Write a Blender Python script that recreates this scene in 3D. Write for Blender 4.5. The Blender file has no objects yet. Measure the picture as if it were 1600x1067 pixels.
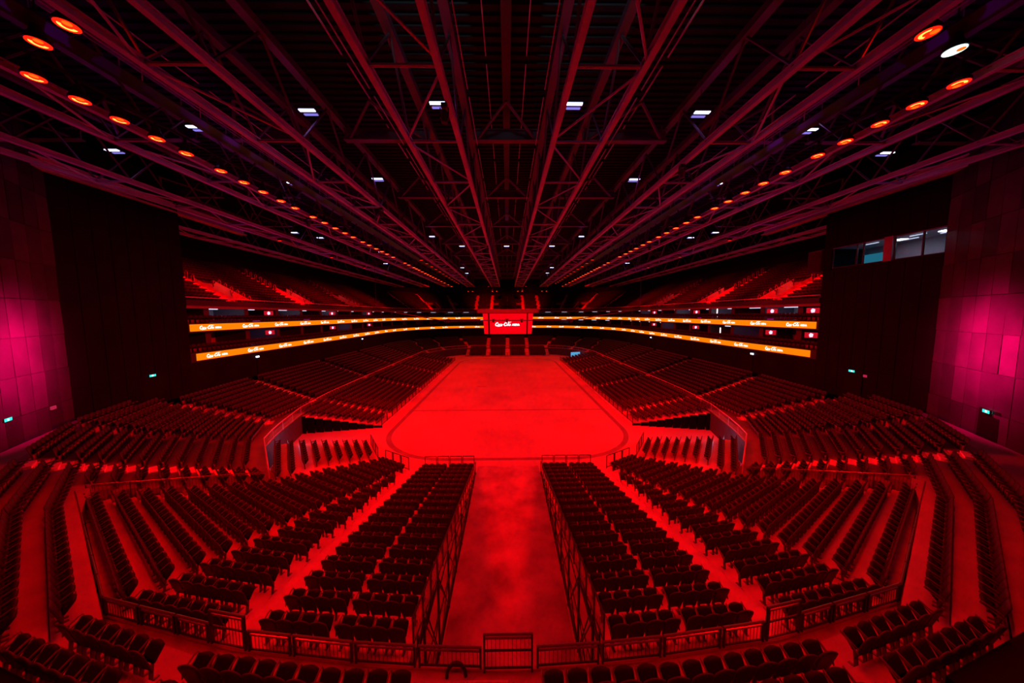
import bpy, math, random
import numpy as np
from mathutils import Vector, Matrix
random.seed(7); np.random.seed(7)
PI = math.pi
SC = bpy.context.scene
COL = SC.collection
H = 14.0

# ------------------------------------------------------------------ materials
def mat(name, col, rough=0.6, metal=0.0, spec=0.4, noise=None, bump=None):
    m = bpy.data.materials.new(name); m.use_nodes = True
    nt = m.node_tree; b = nt.nodes['Principled BSDF']
    b.inputs['Base Color'].default_value = (*col, 1)
    b.inputs['Roughness'].default_value = rough
    b.inputs['Metallic'].default_value = metal
    b.inputs['Specular IOR Level'].default_value = spec
    tc = nt.nodes.new('ShaderNodeTexCoord')
    if noise:
        sc, lo, hi = noise
        n = nt.nodes.new('ShaderNodeTexNoise'); n.inputs['Scale'].default_value = sc
        n.inputs['Detail'].default_value = 6
        r = nt.nodes.new('ShaderNodeValToRGB')
        r.color_ramp.elements[0].position = 0.3; r.color_ramp.elements[1].position = 0.7
        r.color_ramp.elements[0].color = (*[c*lo for c in col], 1)
        r.color_ramp.elements[1].color = (*[c*hi for c in col], 1)
        nt.links.new(tc.outputs['Object'], n.inputs['Vector'])
        nt.links.new(n.outputs['Fac'], r.inputs['Fac'])
        nt.links.new(r.outputs['Color'], b.inputs['Base Color'])
    if bump:
        n2 = nt.nodes.new('ShaderNodeTexNoise'); n2.inputs['Scale'].default_value = bump[0]
        bp = nt.nodes.new('ShaderNodeBump'); bp.inputs['Strength'].default_value = bump[1]
        nt.links.new(tc.outputs['Object'], n2.inputs['Vector'])
        nt.links.new(n2.outputs['Fac'], bp.inputs['Height'])
        nt.links.new(bp.outputs['Normal'], b.inputs['Normal'])
    return m

def emit(name, col, strength, sample=False):
    m = bpy.data.materials.new(name); m.use_nodes = True
    nt = m.node_tree; nt.nodes.clear()
    e = nt.nodes.new('ShaderNodeEmission'); o = nt.nodes.new('ShaderNodeOutputMaterial')
    e.inputs['Color'].default_value = (*col, 1); e.inputs['Strength'].default_value = strength
    nt.links.new(e.outputs[0], o.inputs[0])
    m.cycles.emission_sampling = 'AUTO' if sample else 'NONE'
    return m

M = {}
M['floor'] = mat('arena_floor_concrete', (.5, .4, .4), .6, spec=.15, noise=(.16, .78, 1.1), bump=(9, .05))
M['gang'] = mat('worn_concrete', (.42, .38, .38), .6, noise=(.55, .45, 1.25), bump=(6, .08))
M['line'] = mat('dark_floor_channel', (.2, .17, .17), .6, noise=(.5, .8, 1.2))
M['deckp'] = mat('platform_deck', (.46, .36, .36), .5, noise=(.7, .8, 1.15))
M['conc'] = mat('terrace_concrete', (.29, .23, .23), .6, noise=(.8, .8, 1.15))
M['terr'] = mat('dark_terrace_concrete', (.20, .15, .16), .6, spec=.15, noise=(.8, .8, 1.15))  # seat shadow on the treads put into a darker concrete copy
M['frame'] = mat('scoreboard_frame', (.22, .15, .17), .5)
M['upconc'] = mat('upper_terrace_concrete', (.16, .12, .13), .6, noise=(.8, .8, 1.15))
M['seat'] = mat('seat_fabric', (.016, .011, .02), .6, spec=.15, noise=(14, .8, 1.2))
M['back'] = mat('seat_back_shell', (.042, .03, .055), .5, spec=.2, noise=(9, .85, 1.15))
M['arm'] = mat('armrest_plastic', (.11, .08, .10), .35, spec=.5)
M['leg'] = mat('seat_leg_steel', (.09, .07, .08), .4, .5)
M['steel'] = mat('painted_truss_steel', (.46, .36, .47), .55, .0, .15, noise=(.6, .8, 1.15))
M['beam'] = mat('painted_beam_steel', (.10, .07, .09), .55, .1, noise=(.6, .8, 1.15))
M['black'] = mat('black_steel', (.025, .018, .02), .4, .3)
M['rail'] = mat('guard_rail_steel', (.2, .15, .17), .28, .7)
M['railp'] = mat('pale_rail_paint', (.5, .36, .42), .45)
M['wall'] = mat('dark_wall_panel', (.006, .006, .007), .7, .0, .04, noise=(.5, .8, 1.2))
M['panel'] = mat('brushed_wall_panel', (.04, .03, .05), .4, .0, .06, noise=(.5, .75, 1.25), bump=(1.2, .12))
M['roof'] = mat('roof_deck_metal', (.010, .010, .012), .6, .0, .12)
M['void'] = mat('black_void_curtain', (.006, .004, .005), .9, spec=.1)
M['suite'] = mat('suite_plaster', (.3, .28, .32), .7, noise=(1.2, .85, 1.1))
M['column'] = mat('suite_column_cladding', (.035, .025, .04), .6)
M['fascia'] = mat('fascia_cladding', (.03, .02, .03), .45, .0, .2)
M['pier'] = mat('pier_cladding', (.16, .09, .12), .5)
M['aisle'] = mat('pale_aisle_paint', (.8, .55, .45), .6, spec=.2, noise=(1.5, .85, 1.1))  # lit brightness of aisles and entrance walls put into a pale tone
M['tread'] = mat('step_edge', (.45, .4, .4), .5)
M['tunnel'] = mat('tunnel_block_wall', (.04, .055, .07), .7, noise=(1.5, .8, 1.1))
M['rubber'] = mat('black_rubber', (.015, .012, .012), .5)
nt = M['panel'].node_tree; b_ = nt.nodes['Principled BSDF']; g_ = nt.nodes.new('ShaderNodeNewGeometry'); mr = nt.nodes.new('ShaderNodeMapRange')
mr.inputs['To Min'].default_value = .6; mr.inputs['To Max'].default_value = 1.35
mxn = nt.nodes.new('ShaderNodeMix'); mxn.data_type = 'RGBA'; mxn.blend_type = 'MULTIPLY'; mxn.inputs['Factor'].default_value = 1
lk = b_.inputs['Base Color'].links[0].from_socket
nt.links.new(g_.outputs['Random Per Island'], mr.inputs['Value']); nt.links.new(lk, mxn.inputs['A']); nt.links.new(mr.outputs['Result'], mxn.inputs['B']); nt.links.new(mxn.outputs['Result'], b_.inputs['Base Color'])
M['glass'] = mat('window_glass', (.8, .85, .9), .03, spec=.5)
M['glass'].node_tree.nodes['Principled BSDF'].inputs['Transmission Weight'].default_value = 1.0
M['glass'].node_tree.nodes['Principled BSDF'].inputs['IOR'].default_value = 1.05
M['orange'] = emit('led_orange', (1, .19, .002), 1.25)
M['white'] = emit('led_white', (1, .93, .9), 1.8)
M['redled'] = emit('led_red', (1, .0, .006), .95)
M['lensY'] = emit('lamp_lens_hot', (1, .14, .02), 7)
M['lensO'] = emit('lamp_lens_amber', (1, .07, .003), 2.6)
M['lensR'] = emit('lamp_lens_dim_red', (1, .010, .002), 2.2)
M['lensW'] = emit('lamp_lens_white', (.85, 1, .95), 9)
M['lensWd'] = emit('lamp_reflector_white', (.7, 1, .9), 1.6)
M['work'] = emit('work_light_tube', (.62, .72, 1), 4)
M['workd'] = emit('work_light_dim_tube', (.25, .2, .8), 1.0)
M['strip'] = emit('suite_strip_light', (.75, .78, 1), 1.1)
M['stripd'] = emit('suite_dim_strip_light', (.5, .5, .7), .35)
M['gold'] = emit('suite_gold_sign', (1, .5, .02), .55)
M['exit'] = emit('exit_sign_face', (.03, .75, .65), 1.4)
M['pink'] = emit('pink_sign_face', (1, .03, .12), .45)
M['tvr'] = emit('television_red_picture', (1, .01, .03), .55)
M['tvw'] = emit('television_white_picture', (.75, .6, 1), 1.5)
M['cyan'] = emit('lit_blind', (.03, .28, .42), .5)
M['blue'] = emit('lit_blue_backdrop', (.12, .5, .9), .75)
M['mag'] = emit('magenta_strip', (.9, .02, .5), .5)

# ------------------------------------------------------------------ mesh builder
class MB:
    def __init__(s): s.v = []; s.f = []
    def add(s, vs, fs):
        o = len(s.v); s.v += [tuple(p) for p in vs]; s.f += [tuple(i+o for i in f) for f in fs]; return s
    def quad(s, a, b, c, d): return s.add([a, b, c, d], [(0, 1, 2, 3)])
    def box(s, x0, x1, y0, y1, z0, z1):
        return s.add([(x0,y0,z0),(x1,y0,z0),(x1,y1,z0),(x0,y1,z0),(x0,y0,z1),(x1,y0,z1),(x1,y1,z1),(x0,y1,z1)],
              [(0,3,2,1),(4,5,6,7),(0,1,5,4),(1,2,6,5),(2,3,7,6),(3,0,4,7)])
    def obox(s, c, ax, hx, hy, z0, z1):
        """box centred at c (2D) with local x along unit ax"""
        ay = (-ax[1], ax[0]); p = []
        for z in (z0, z1):
            for u, v in ((-hx,-hy),(hx,-hy),(hx,hy),(-hx,hy)):
                p.append((c[0]+ax[0]*u+ay[0]*v, c[1]+ax[1]*u+ay[1]*v, z))
        return s.add(p, [(0,3,2,1),(4,5,6,7),(0,1,5,4),(1,2,6,5),(2,3,7,6),(3,0,4,7)])
    def bar(s, a, b, r=.03, n=6, r2=None):
        a = Vector(a); b = Vector(b); d = b-a
        if d.length < 1e-6: return s
        d.normalize(); up = Vector((0,0,1)) if abs(d.z) < .9 else Vector((1,0,0))
        u = d.cross(up).normalized(); w = d.cross(u)
        r2 = r if r2 is None else r2; vs = []
        for P, R in ((a, r), (b, r2)):
            for i in range(n):
                t = 2*PI*(i+.5)/n; vs.append(P+u*(R*math.cos(t))+w*(R*math.sin(t)))
        fs = [(i, (i+1) % n, n+(i+1) % n, n+i) for i in range(n)]
        fs += [tuple(range(n-1, -1, -1)), tuple(range(n, 2*n))]
        return s.add(vs, fs)
    def hbar(s, a, b, w, h):
        """rectangular bar from a to b"""
        a = Vector(a); b = Vector(b); d = (b-a).normalized()
        up = Vector((0,0,1)) if abs(d.z) < .9 else Vector((0,1,0))
        u = d.cross(up).normalized()*(w/2); q = u.cross(d).normalized()*(h/2)
        vs = [a-u-q, a+u-q, a+u+q, a-u+q, b-u-q, b+u-q, b+u+q, b-u+q]
        return s.add(vs, [(0,1,2,3),(7,6,5,4),(0,4,5,1),(1,5,6,2),(2,6,7,3),(3,7,4,0)])
    def ibeam(s, a, b, w, h, t):
        a = Vector(a); b = Vector(b); z = Vector((0,0,1))
        s.hbar(a+z*(h/2), b+z*(h/2), w, t); s.hbar(a-z*(h/2), b-z*(h/2), w, t); s.hbar(a, b, t, h-t); return s
    def tube(s, pts, r=.02, n=6, closed=False):
        m = len(pts); P = [Vector(p) for p in pts]; rings = []
        vs = []; prev = None
        for i in range(m):
            if closed: d = P[(i+1) % m]-P[i-1]
            else: d = P[min(i+1, m-1)]-P[max(i-1, 0)]
            d.normalize()
            if prev is None:
                up = Vector((0,0,1)) if abs(d.z) < .9 else Vector((1,0,0))
                u = d.cross(up).normalized()
            else:
                u = (prev-d*prev.dot(d)).normalized()
            prev = u; w = d.cross(u)
            for k in range(n):
                t = 2*PI*k/n; vs.append(P[i]+u*(r*math.cos(t))+w*(r*math.sin(t)))
        fs = []
        for i in range(m if closed else m-1):
            j = (i+1) % m
            for k in range(n): fs.append((i*n+k, i*n+(k+1) % n, j*n+(k+1) % n, j*n+k))
        if not closed: fs += [tuple(range(n-1, -1, -1)), tuple(range((m-1)*n, m*n))]
        return s.add(vs, fs)
    def lathe(s, prof, c=(0,0,0), n=16):
        vs = []; k = len(prof)
        for r, z in prof:
            for i in range(n):
                t = 2*PI*i/n; vs.append((c[0]+r*math.cos(t), c[1]+r*math.sin(t), c[2]+z))
        fs = [(a*n+i, a*n+(i+1) % n, (a+1)*n+(i+1) % n, (a+1)*n+i) for a in range(k-1) for i in range(n)]
        fs += [tuple(range(n-1, -1, -1)), tuple(range((k-1)*n, k*n))]
        return s.add(vs, fs)
    def mesh(s, name, m=None, smooth=False):
        me = bpy.data.meshes.new(name); me.from_pydata(s.v, [], s.f); me.update()
        if m is not None: me.materials.append(m)
        if smooth:
            for p in me.polygons: p.use_smooth = True
        return me
    def build(s, name, m, parent=None, loc=(0,0,0), rz=0, smooth=False):
        return link(name, s.mesh(name, m, smooth), parent, loc, rz)

def link(name, data, parent=None, loc=(0,0,0), rz=0):
    o = bpy.data.objects.new(name, data); COL.objects.link(o)
    o.location = loc; o.rotation_euler = (0, 0, rz)
    if parent: o.parent = parent
    return o
def tag(o, label=None, cat=None, group=None, kind=None):
    if label: o['label'] = label
    if cat: o['category'] = cat
    if group: o['group'] = group
    if kind: o['kind'] = kind
    return o
def empty(name, loc=(0,0,0), rz=0):
    o = bpy.data.objects.new(name, None); COL.objects.link(o); o.location = loc; o.rotation_euler = (0,0,rz)
    o.empty_display_size = .2; return o
def struct(o, label=None):
    o['kind'] = 'structure'
    if label: o['label'] = label
    return o
def copy_tree(o, parent=None):
    c = o.copy(); COL.objects.link(c); c.parent = parent
    for ch in list(o.children): copy_tree(ch, c)
    return c
ORD = ['zeroth','first','second','third','fourth','fifth','sixth','seventh','eighth','ninth','tenth','eleventh','twelfth','thirteenth',
 'fourteenth','fifteenth','sixteenth','seventeenth','eighteenth','nineteenth','twentieth']
def od(n):
    if n <= 20: return ORD[n]
    t = {2:'twenty',3:'thirty',4:'forty',5:'fifty',6:'sixty',7:'seventy'}[n//10]
    return t+'-'+ORD[n % 10] if n % 10 else t[:-1]+'ieth'
def sd(sx): return 'left' if sx > 0 else 'right'
def lerp(a, b, t): return tuple(x+(y-x)*t for x, y in zip(a, b))
def mx(p, sx):
    return (p[0]*sx,)+tuple(p[1:])

# ------------------------------------------------------------------ camera
F = 490.0; VPX, VPY = 793.0, 491.0
pit = math.atan((533.5-VPY)/F); yaw = math.atan((800-VPX)/F); rol = math.radians(.22)
fw = Vector((math.sin(yaw)*math.cos(pit), math.cos(yaw)*math.cos(pit), -math.sin(pit)))
rt0 = Vector((math.cos(yaw), -math.sin(yaw), 0)); up0 = rt0.cross(fw)
rt = rt0*math.cos(rol)-up0*math.sin(rol); up = rt.cross(fw)
cd = bpy.data.cameras.new('camera'); cam = bpy.data.objects.new('camera', cd); COL.objects.link(cam)
cd.sensor_width = 36; cd.lens = F*36/1600; cd.clip_start = .05; cd.clip_end = 400
cam.matrix_world = Matrix(((rt.x, up.x, -fw.x, 0), (rt.y, up.y, -fw.y, 0), (rt.z, up.z, -fw.z, H), (0,0,0,1)))
SC.camera = cam
def ray(u, v):
    x = (u-800)/F; y = -(v-533.5)/F
    d = rt*x+up*y+fw; return d
def atz(u, v, z):
    d = ray(u, v); s = (z-H)/d.z; return (d.x*s, d.y*s, z)
def atx(u, v, x):
    d = ray(u, v); s = x/d.x; return (x, d.y*s, H+d.z*s)
def proj(p):
    q = Vector(p)-Vector((0,0,H)); d = q.dot(fw)
    return 800+F*q.dot(rt)/d, 533.5-F*q.dot(up)/d, d

# ------------------------------------------------------------------ plan of the bowl (left half, mirrored for the right)
def zk(k): return .3+.224*k
def Tk(k):
    """row line of the retractable corner stand, k = 0 at the floor ... 17 at the walkway (left half)"""
    a = math.tan(math.radians(5*k/17)); y = 26.4-1.04*k
    p0 = (-2.95, y); p1 = (-7.42, y+a*4.47); p2 = (-8.6, y+a*5.65)
    p3 = (-8.65-.22*k, 26.15-.952*k)
    if k <= 9: p4 = (-11.68-.49*k, 28.0-.84*k)
    else: p4 = (-16.1-.69*(k-9), 20.44-.546*(k-9))
    return [p0, p1, p2, p3, p4]
def Dk(k):
    """third bank beside the tunnel, k = 0..8"""
    b = (-12.76-.55*k, 28.7-.69*k); t = (-14.9-.71*k, 32.1-.535*k)
    if k >= 7: b = lerp(b, (b[0]+.9, b[1]-1.4), 1)
    return [b, t]
ZJ = [2.3+.3*j for j in range(10)]+[5.35, 5.7]
# ring (inside face of the box levels)
RX, RY0, RYS, REND = -35.0, 34.8, 88.0, 119.0
def ring_pts():
    pts = []
    ys = sorted(set([RY0]+[36+2*i for i in range(27)]+[40.9,42.1,44.7,55.4,56.6,59.2,73.4,74.6,77.2,RYS]))
    for y in ys: pts.append(((RX, y), (1.0, 0.0)))
    cx, cy, a, b = -12., 88., 23., 31.
    for i in range(1, 25):
        t = PI/2*i/24; p = (cx-a*math.cos(t), cy+b*math.sin(t))
        n = Vector((math.cos(t)/a, -math.sin(t)/b)).normalized(); pts.append((p, (n.x, n.y)))
    for x in (-10.5,-9,-8,-7,-6,-5,-3.5,-2,0): pts.append(((x, REND), (0., -1.)))
    return pts
RP = ring_pts()
def ring(d, sx=1):
    """ring polyline moved inward by d"""
    return [((p[0]+n[0]*d)*sx, p[1]+n[1]*d) for p, n in RP]
def Gj(j):
    """row line of the fixed lower bowl, j = 0 .. 11, from the corner fence round to the far end"""
    N = (-19.46-.665*j, 22.94-.482*j); B = (-23.04-.72*j, 27.67-.455*j); Tp = (-25.99-.73*j, 33.65-.32*j)
    if j <= 8: S = [(-16.45-.68*j, 20.75-.555*j)]
    elif j == 9: S = [(0,6.55),(-4,6.7),(-8,7.2),(-12.05,8.25),(-19.6,13.4)]
    elif j == 10: S = [(0,5.7),(-4,5.85),(-8.2,6.35),(-12.5,7.45),(-20.15,12.65)]
    else: S = [(0,4.85),(-4,5.0),(-8.4,5.5),(-13.0,6.65),(-20.7,11.95)]
    pts = S+[N, B, Tp]
    if j <= 9:
        d = 8.8-.85*j
        pts += [q for q in ring(d) if q[1] > 41.5 or q[0] > -20]
    return pts

def plen(pts):
    L = [0]
    for a, b in zip(pts, pts[1:]): L.append(L[-1]+math.dist(a, b))
    return L
def at(pts, L, s):
    for i in range(len(L)-1):
        if s <= L[i+1] or i == len(L)-2:
            t = (s-L[i])/max(1e-9, L[i+1]-L[i]); p = lerp(pts[i], pts[i+1], t)
            d = (pts[i+1][0]-pts[i][0], pts[i+1][1]-pts[i][1]); l = math.hypot(*d); return p, (d[0]/l, d[1]/l)
ZB1, ZB2 = 9.81, 13.12
CH = []      # chairs: (x, y, z, angle, region, side, row, idx, end)
def place(pts, z, pitch, region, sx, row, s0=0, s1=None, skip=(), back=.27, idx0=1):
    """chairs along polyline; pts lists the visible row line (seat tip); chair base lies 'back' behind it"""
    L = plen(pts); s1 = L[-1] if s1 is None else s1
    n = int((s1-s0)/pitch+.02)
    if n <= 0: return idx0
    off = (s1-s0-n*pitch)/2; i = idx0
    for q in range(n):
        s = s0+off+(q+.5)*pitch
        if any(a <= s <= b for a, b in skip): continue
        p, d = at(pts, L, s)
        # facing: towards the arena, right of the walking direction when walking away from the centre line on the left half
        f = (d[1], -d[0])
        if region in ('centre', 'corner', 'third', 'front', 'outer', 'fixed', 'upper') : pass
        x, y = p[0]-f[0]*back, p[1]-f[1]*back
        a = math.atan2(-f[0]*sx, f[1])
        CH.append((x*sx, y, z, a, region, sx, row, i, q == n-1)); i += 1
    return i

AIS = {}
def aisle(key, p, d, z, w, fwd, back, rise):
    AIS.setdefault(key, []).append((p, d, z, w, fwd, back, rise))
# direction convention: left-half polylines run from the centre line outwards/away, so the arena is on their right-hand side
# ------------------------------------------------------------------ chairs on each stand
for sx in (1, -1):
    for k in range(18):
        T = Tk(k); r = 18-k
        p, q = T[0], T[1]
        L = math.dist(p, q); i = 1
        w = 4*.53
        place([p, q], zk(k), .53, 'centre', sx, r, 0, w+.02)
        place([p, q], zk(k), .53, 'centre', sx, r, L-w-.02, L, idx0=5)
        # corner bank: bend part + long part
        b = math.dist(T[2], T[3]); i = 1
        if b > .5: i = place([T[2], T[3]], zk(k), .53, 'corner', sx, r, 0, b-.12)
        pts = [T[3], T[4]]; l = math.dist(*pts)
        place(pts, zk(k), .53, 'corner', sx, r, .22, l, idx0=i)
    for k in range(9):
        D = Dk(k); place(D, zk(k), .53, 'third', sx, 18-k)
    for j in range(12):
        P = Gj(j); L = plen(P)
        if j <= 8:
            iN = 1
            place(P[:2], ZJ[j], .53, 'gate', sx, j, .35, L[1]-1.25)
        else:
            iN = 5; m = j-8; C = P[:6]; Lc = plen(C)
            s_in = 2.02 if sx > 0 else .75
            sA = (7.86, 7.72, 7.6)[m-1]
            place(C, ZJ[j], .55, 'front', sx, m, s_in+.0, sA+.05)
            if j < 11:
                place(C, ZJ[j], .55, 'wing', sx, m, sA+.75, Lc[3]-.1)
            place(C, ZJ[j], .55, 'outer', sx, m, Lc[3]+.55, Lc[5]-1.3)
        # section between first aisle and bend, bend and second aisle
        Q = P[iN:]; Lq = plen(Q)
        sk = [(Lq[1]-.3, Lq[1]+.3)]
        dN = (P[iN][0]-P[iN-1][0], P[iN][1]-P[iN-1][1]); lN = math.hypot(*dN); dN = (dN[0]/lN, dN[1]/lN)
        aisle(('bowl', 1, sx), (P[iN][0]-dN[0]*.55, P[iN][1]-dN[1]*.55), dN, ZJ[j], 1.15, .38, -.42, .3)
        if j > 9:
            place(Q[:3], ZJ[j], .55, 'fixed', sx, j, .1, Lq[2]-(.1 if j == 10 else 2.2), skip=sk); continue
        place(Q[:3], ZJ[j], .55, 'fixed', sx, j, .1, Lq[2]-.6, skip=sk)
        R = Q[2:]; Lr = plen(R)
        tot = Lr[-1]
        pT, dT = at(Q, Lq, Lq[2]-.01); aisle(('bowl', 2, sx), pT, dT, ZJ[j], 1.15, .38, -.42, .3)
        # aisles across the side and the far end
        A = [0.0]
        for tgt in (42.0, 57.0, 72.0, 86.0):
            A.append(next(Lr[i] for i in range(len(R)) if R[i][1] >= tgt))
        for (tx, ty) in ((-31.5, 104), (-27, 112), (-18.5, 118), (-6.6, 119)):
            A.append(min(range(len(R)), key=lambda i: math.dist(R[i], (tx+max(0,8.8-.85*j)*.55*(1 if tx < -8 else 0), ty-max(0,8.8-.85*j)*.75))) and
                     Lr[min(range(len(R)), key=lambda i: math.dist(R[i], (tx+max(0,8.8-.85*j)*.55*(1 if tx < -8 else 0), ty-max(0,8.8-.85*j)*.75)))])
        for q_, a_ in enumerate(A[1:]):
            pA, dA = at(R, Lr, a_+.01); aisle(('bowl', 3+q_, sx), pA, dA, ZJ[j], 1.15, .38, -.42, .3)
        A.append(tot)
        if sx > 0: aisle(('bowl', 9, 0), (0, R[-1][1]), (1, 0), ZJ[j], 1.2, .38, -.42, .3)
        for a, b in zip(A, A[1:]):
            if b-a > 1.5: place(R, ZJ[j], .55, 'fixed', sx, j, a+.6, b-.6)
    # retractable side stand
    for e in range(10):
        X = -16.35-.9*e; ya = 38.4-.2*e; yb = 93.5
        ais = [ya, 42.2, 57.2, 72.2, 86.2, yb]
        for q_, y_ in enumerate(ais[1:5]): aisle(('side', q_+1, sx), (X, y_), (0, 1), .3+.2*e, 1.1, .56, -.28, .2)
        for q, (a, b) in enumerate(zip(ais, ais[1:])):
            lo = a+(.1 if q == 0 else .6); hi = b-(.1 if q == 4 else .6)
            place([(X, lo), (X, hi)], .3+.2*e, .55, 'side', sx, e)
    # far end retractable
    for e in range(6):
        Y = 104.2+.85*e
        aisle(('far', 1, sx), (-6.6, Y), (1, 0), .3+.33*e, 1.1, .45, -.33, .33)
        if sx > 0: aisle(('far', 2, 0), (0, Y), (1, 0), .3+.33*e, 1.2, .45, -.33, .33)
        for a, b in ((-.65, -6.0), (-7.2, -13.0)):
            # walk outwards reversed so that the chairs face the camera side
            place([(b, Y), (a, Y)], .3+.33*e, .55, 'far', sx, e)
    for z_ in (ZB1, ZB2): place(ring(-.75), z_, .6, 'box', sx, 0, .5, None)
    # upper tier
    for u in range(15):
        d = -(.7+.8*u); P = ring(d); L = plen(P); z = 15.25+.45*u
        cuts = []
        for yy in (41.5, 56.0, 74.0): 
            i = next(i for i in range(len(P)) if P[i][1] >= yy-.7); s = L[i]
            pU, dU = at(P, L, s+.62); aisle(('upper', len(cuts)+1, sx), pU, dU, z, 1.2, .42, -.33, .45)
            cuts.append((s-.1, s+1.3+(2.6 if 1 <= u <= 6 else 0)))
        for ia in (3, 8, 13, 18, 23):
            i = len(RP)-9-24+ia; s = L[i]; pU, dU = at(P, L, s); aisle(('upper', len(cuts)+1, sx), pU, dU, z, 1.15, .42, -.33, .45); cuts.append((s-.6, s+.6+(2.2 if 1 <= u <= 6 and ia in (13, 18) else 0)))
        i = len(RP)-5; s = L[i]; pU, dU = at(P, L, s); aisle(('upper', len(cuts)+1, sx), pU, dU, z, 1.15, .42, -.33, .45); cuts.append((s-.6, s+.6+(2.0 if 1 <= u <= 6 else 0)))
        place(P, z, .55, 'upper', sx, u, .4, None, skip=cuts)
print('chairs', len(CH))

# ------------------------------------------------------------------ the chair
def slab(w0, w1, p0, p1, th, n=6, arch=.05, nx=6, bow=.0, rnd=.07):
    """padded slab from p0=(y,z) to p1 with rounded far end"""
    d = Vector((0, p1[0]-p0[0], p1[1]-p0[1])); l = d.length; d.normalize(); nn = Vector((1,0,0)).cross(d)
    vs = []; rows = n+1
    for side in (0, 1):
        for i in range(rows):
            t = i/n
            for k in range(nx+1):
                x = -1+2*k/nx
                w = (w0+(w1-w0)*t)/2
                tt = t*l-(arch*x*x*t*t)
                cr = 1-(rnd*4*max(0, t-.78)**2*20)*(1 if True else 0)*.25
                edge = 1-.35*max(abs(x)**6, (2*abs(t-.5))**8)
                q = Vector((x*w*cr, p0[0], p0[1]))+d*tt+nn*((th/2*edge)*(1 if side else -1)+bow*(1-x*x))
                vs.append(q)
    N = rows*(nx+1); fs = []
    for i in range(n):
        for k in range(nx):
            a = i*(nx+1)+k; fs.append((a, a+nx+1, a+nx+2, a+1)); fs.append((N+a, N+a+1, N+a+nx+2, N+a+nx+1))
    for i in range(n):
        a = i*(nx+1); fs.append((a, N+a, N+a+nx+1, a+nx+1)); b = a+nx; fs.append((b, b+nx+1, N+b+nx+1, N+b))
    for k in range(nx):
        fs.append((k, k+1, N+k+1, N+k)); a = n*(nx+1)+k; fs.append((a, N+a, N+a+1, a+1))
    return vs, fs
def arm_pts(x):
    return [(x,-.10,.46),(x-.012,-.07,.60),(x-.022,.08,.67),(x-.026,.20,.73),(x-.012,.28,.75),(x+.012,.29,.70),(x+.026,.20,.64),(x+.018,.05,.55)]
def leg_mb(x):
    m = MB(); m.hbar((x,-.03,0.02), (x,.02,.44), .05, .07); m.box(x-.035,x+.035,-.12,.12,0,.025); return m
cm_seat = MB().add(*slab(.42,.45,(.04,.44),(.28,.77),.085,5,.05,6,.0)).mesh('seat', M['seat'], True)
cm_back = MB().add(*slab(.44,.53,(.0,.24),(-.175,.91),.06,6,.05,6,-.025)).mesh('backrest', M['back'], True)
cm_arm = MB().tube(arm_pts(0), .02, 6, True).mesh('armrest', M['arm'], True)
cm_leg = leg_mb(0).mesh('leg', M['leg'])

vis = []
for n, c in enumerate(CH):
    u, v, d = proj((c[0], c[1], c[2]+.6))
    if d > .3 and -40 < u < 1640 and -20 < v < 1090: vis.append((math.dist((c[0], c[1], c[2]), (0, 0, H)), n))
vis.sort(); IND = set(n for _, n in vis[:300])
def chair_label(c):
    x, y, z, a, reg, sx, row, i, end = c; s = sd(sx)
    if reg == 'centre': return f'dark tip-up chair, {s} centre bank, {od(row)} row from railing, {od(i)} from central gangway'
    if reg == 'corner': return f'dark tip-up chair, {s} corner bank, {od(row)} row from railing, {od(i)} from stepped aisle'
    if reg == 'front': return f'dark tip-up chair behind front railing, {s} centre, {od(row)} row, {od(i)} from middle gap'
    if reg == 'wing': return f'dark tip-up chair, {s} wing behind front railing, {od(row)} row, {od(i)} from stepped gap'
    if reg == 'outer': return f'dark tip-up chair at {s} edge outside railing, {od(row)} row, {od(i)} from near end'
    if reg == 'gate': return f'dark tip-up chair beyond {s} corner fence, {od(row+1)} row up, {od(i)} from fence'
    return f'dark tip-up chair in {s} {reg} stand, {od(row+1)} row up, {od(i)} from near end'
GRP = {'centre':'chairs in the centre banks','corner':'chairs in the corner banks','front':'chairs behind the front railing',
       'wing':'chairs behind the front railing','outer':'chairs outside the railing','gate':'chairs beyond the corner fence'}
proto = empty('arena_chair')
link('seat', cm_seat, proto); link('backrest', cm_back, proto)
link('armrest', cm_arm, proto, (-.262, 0, 0))
for x in (-.17, .17): link('leg', cm_leg, proto, (x, 0, 0))
first = True
for n in sorted(IND):
    c = CH[n]
    o = proto if first else copy_tree(proto); first = False
    o.location = c[:3]; o.rotation_euler = (0, 0, c[3])
    if c[8]: link('armrest', cm_arm, o, (.262, 0, 0))
    tag(o, chair_label(c), 'chair', GRP.get(c[4], 'chairs in the fixed stands'))
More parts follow.
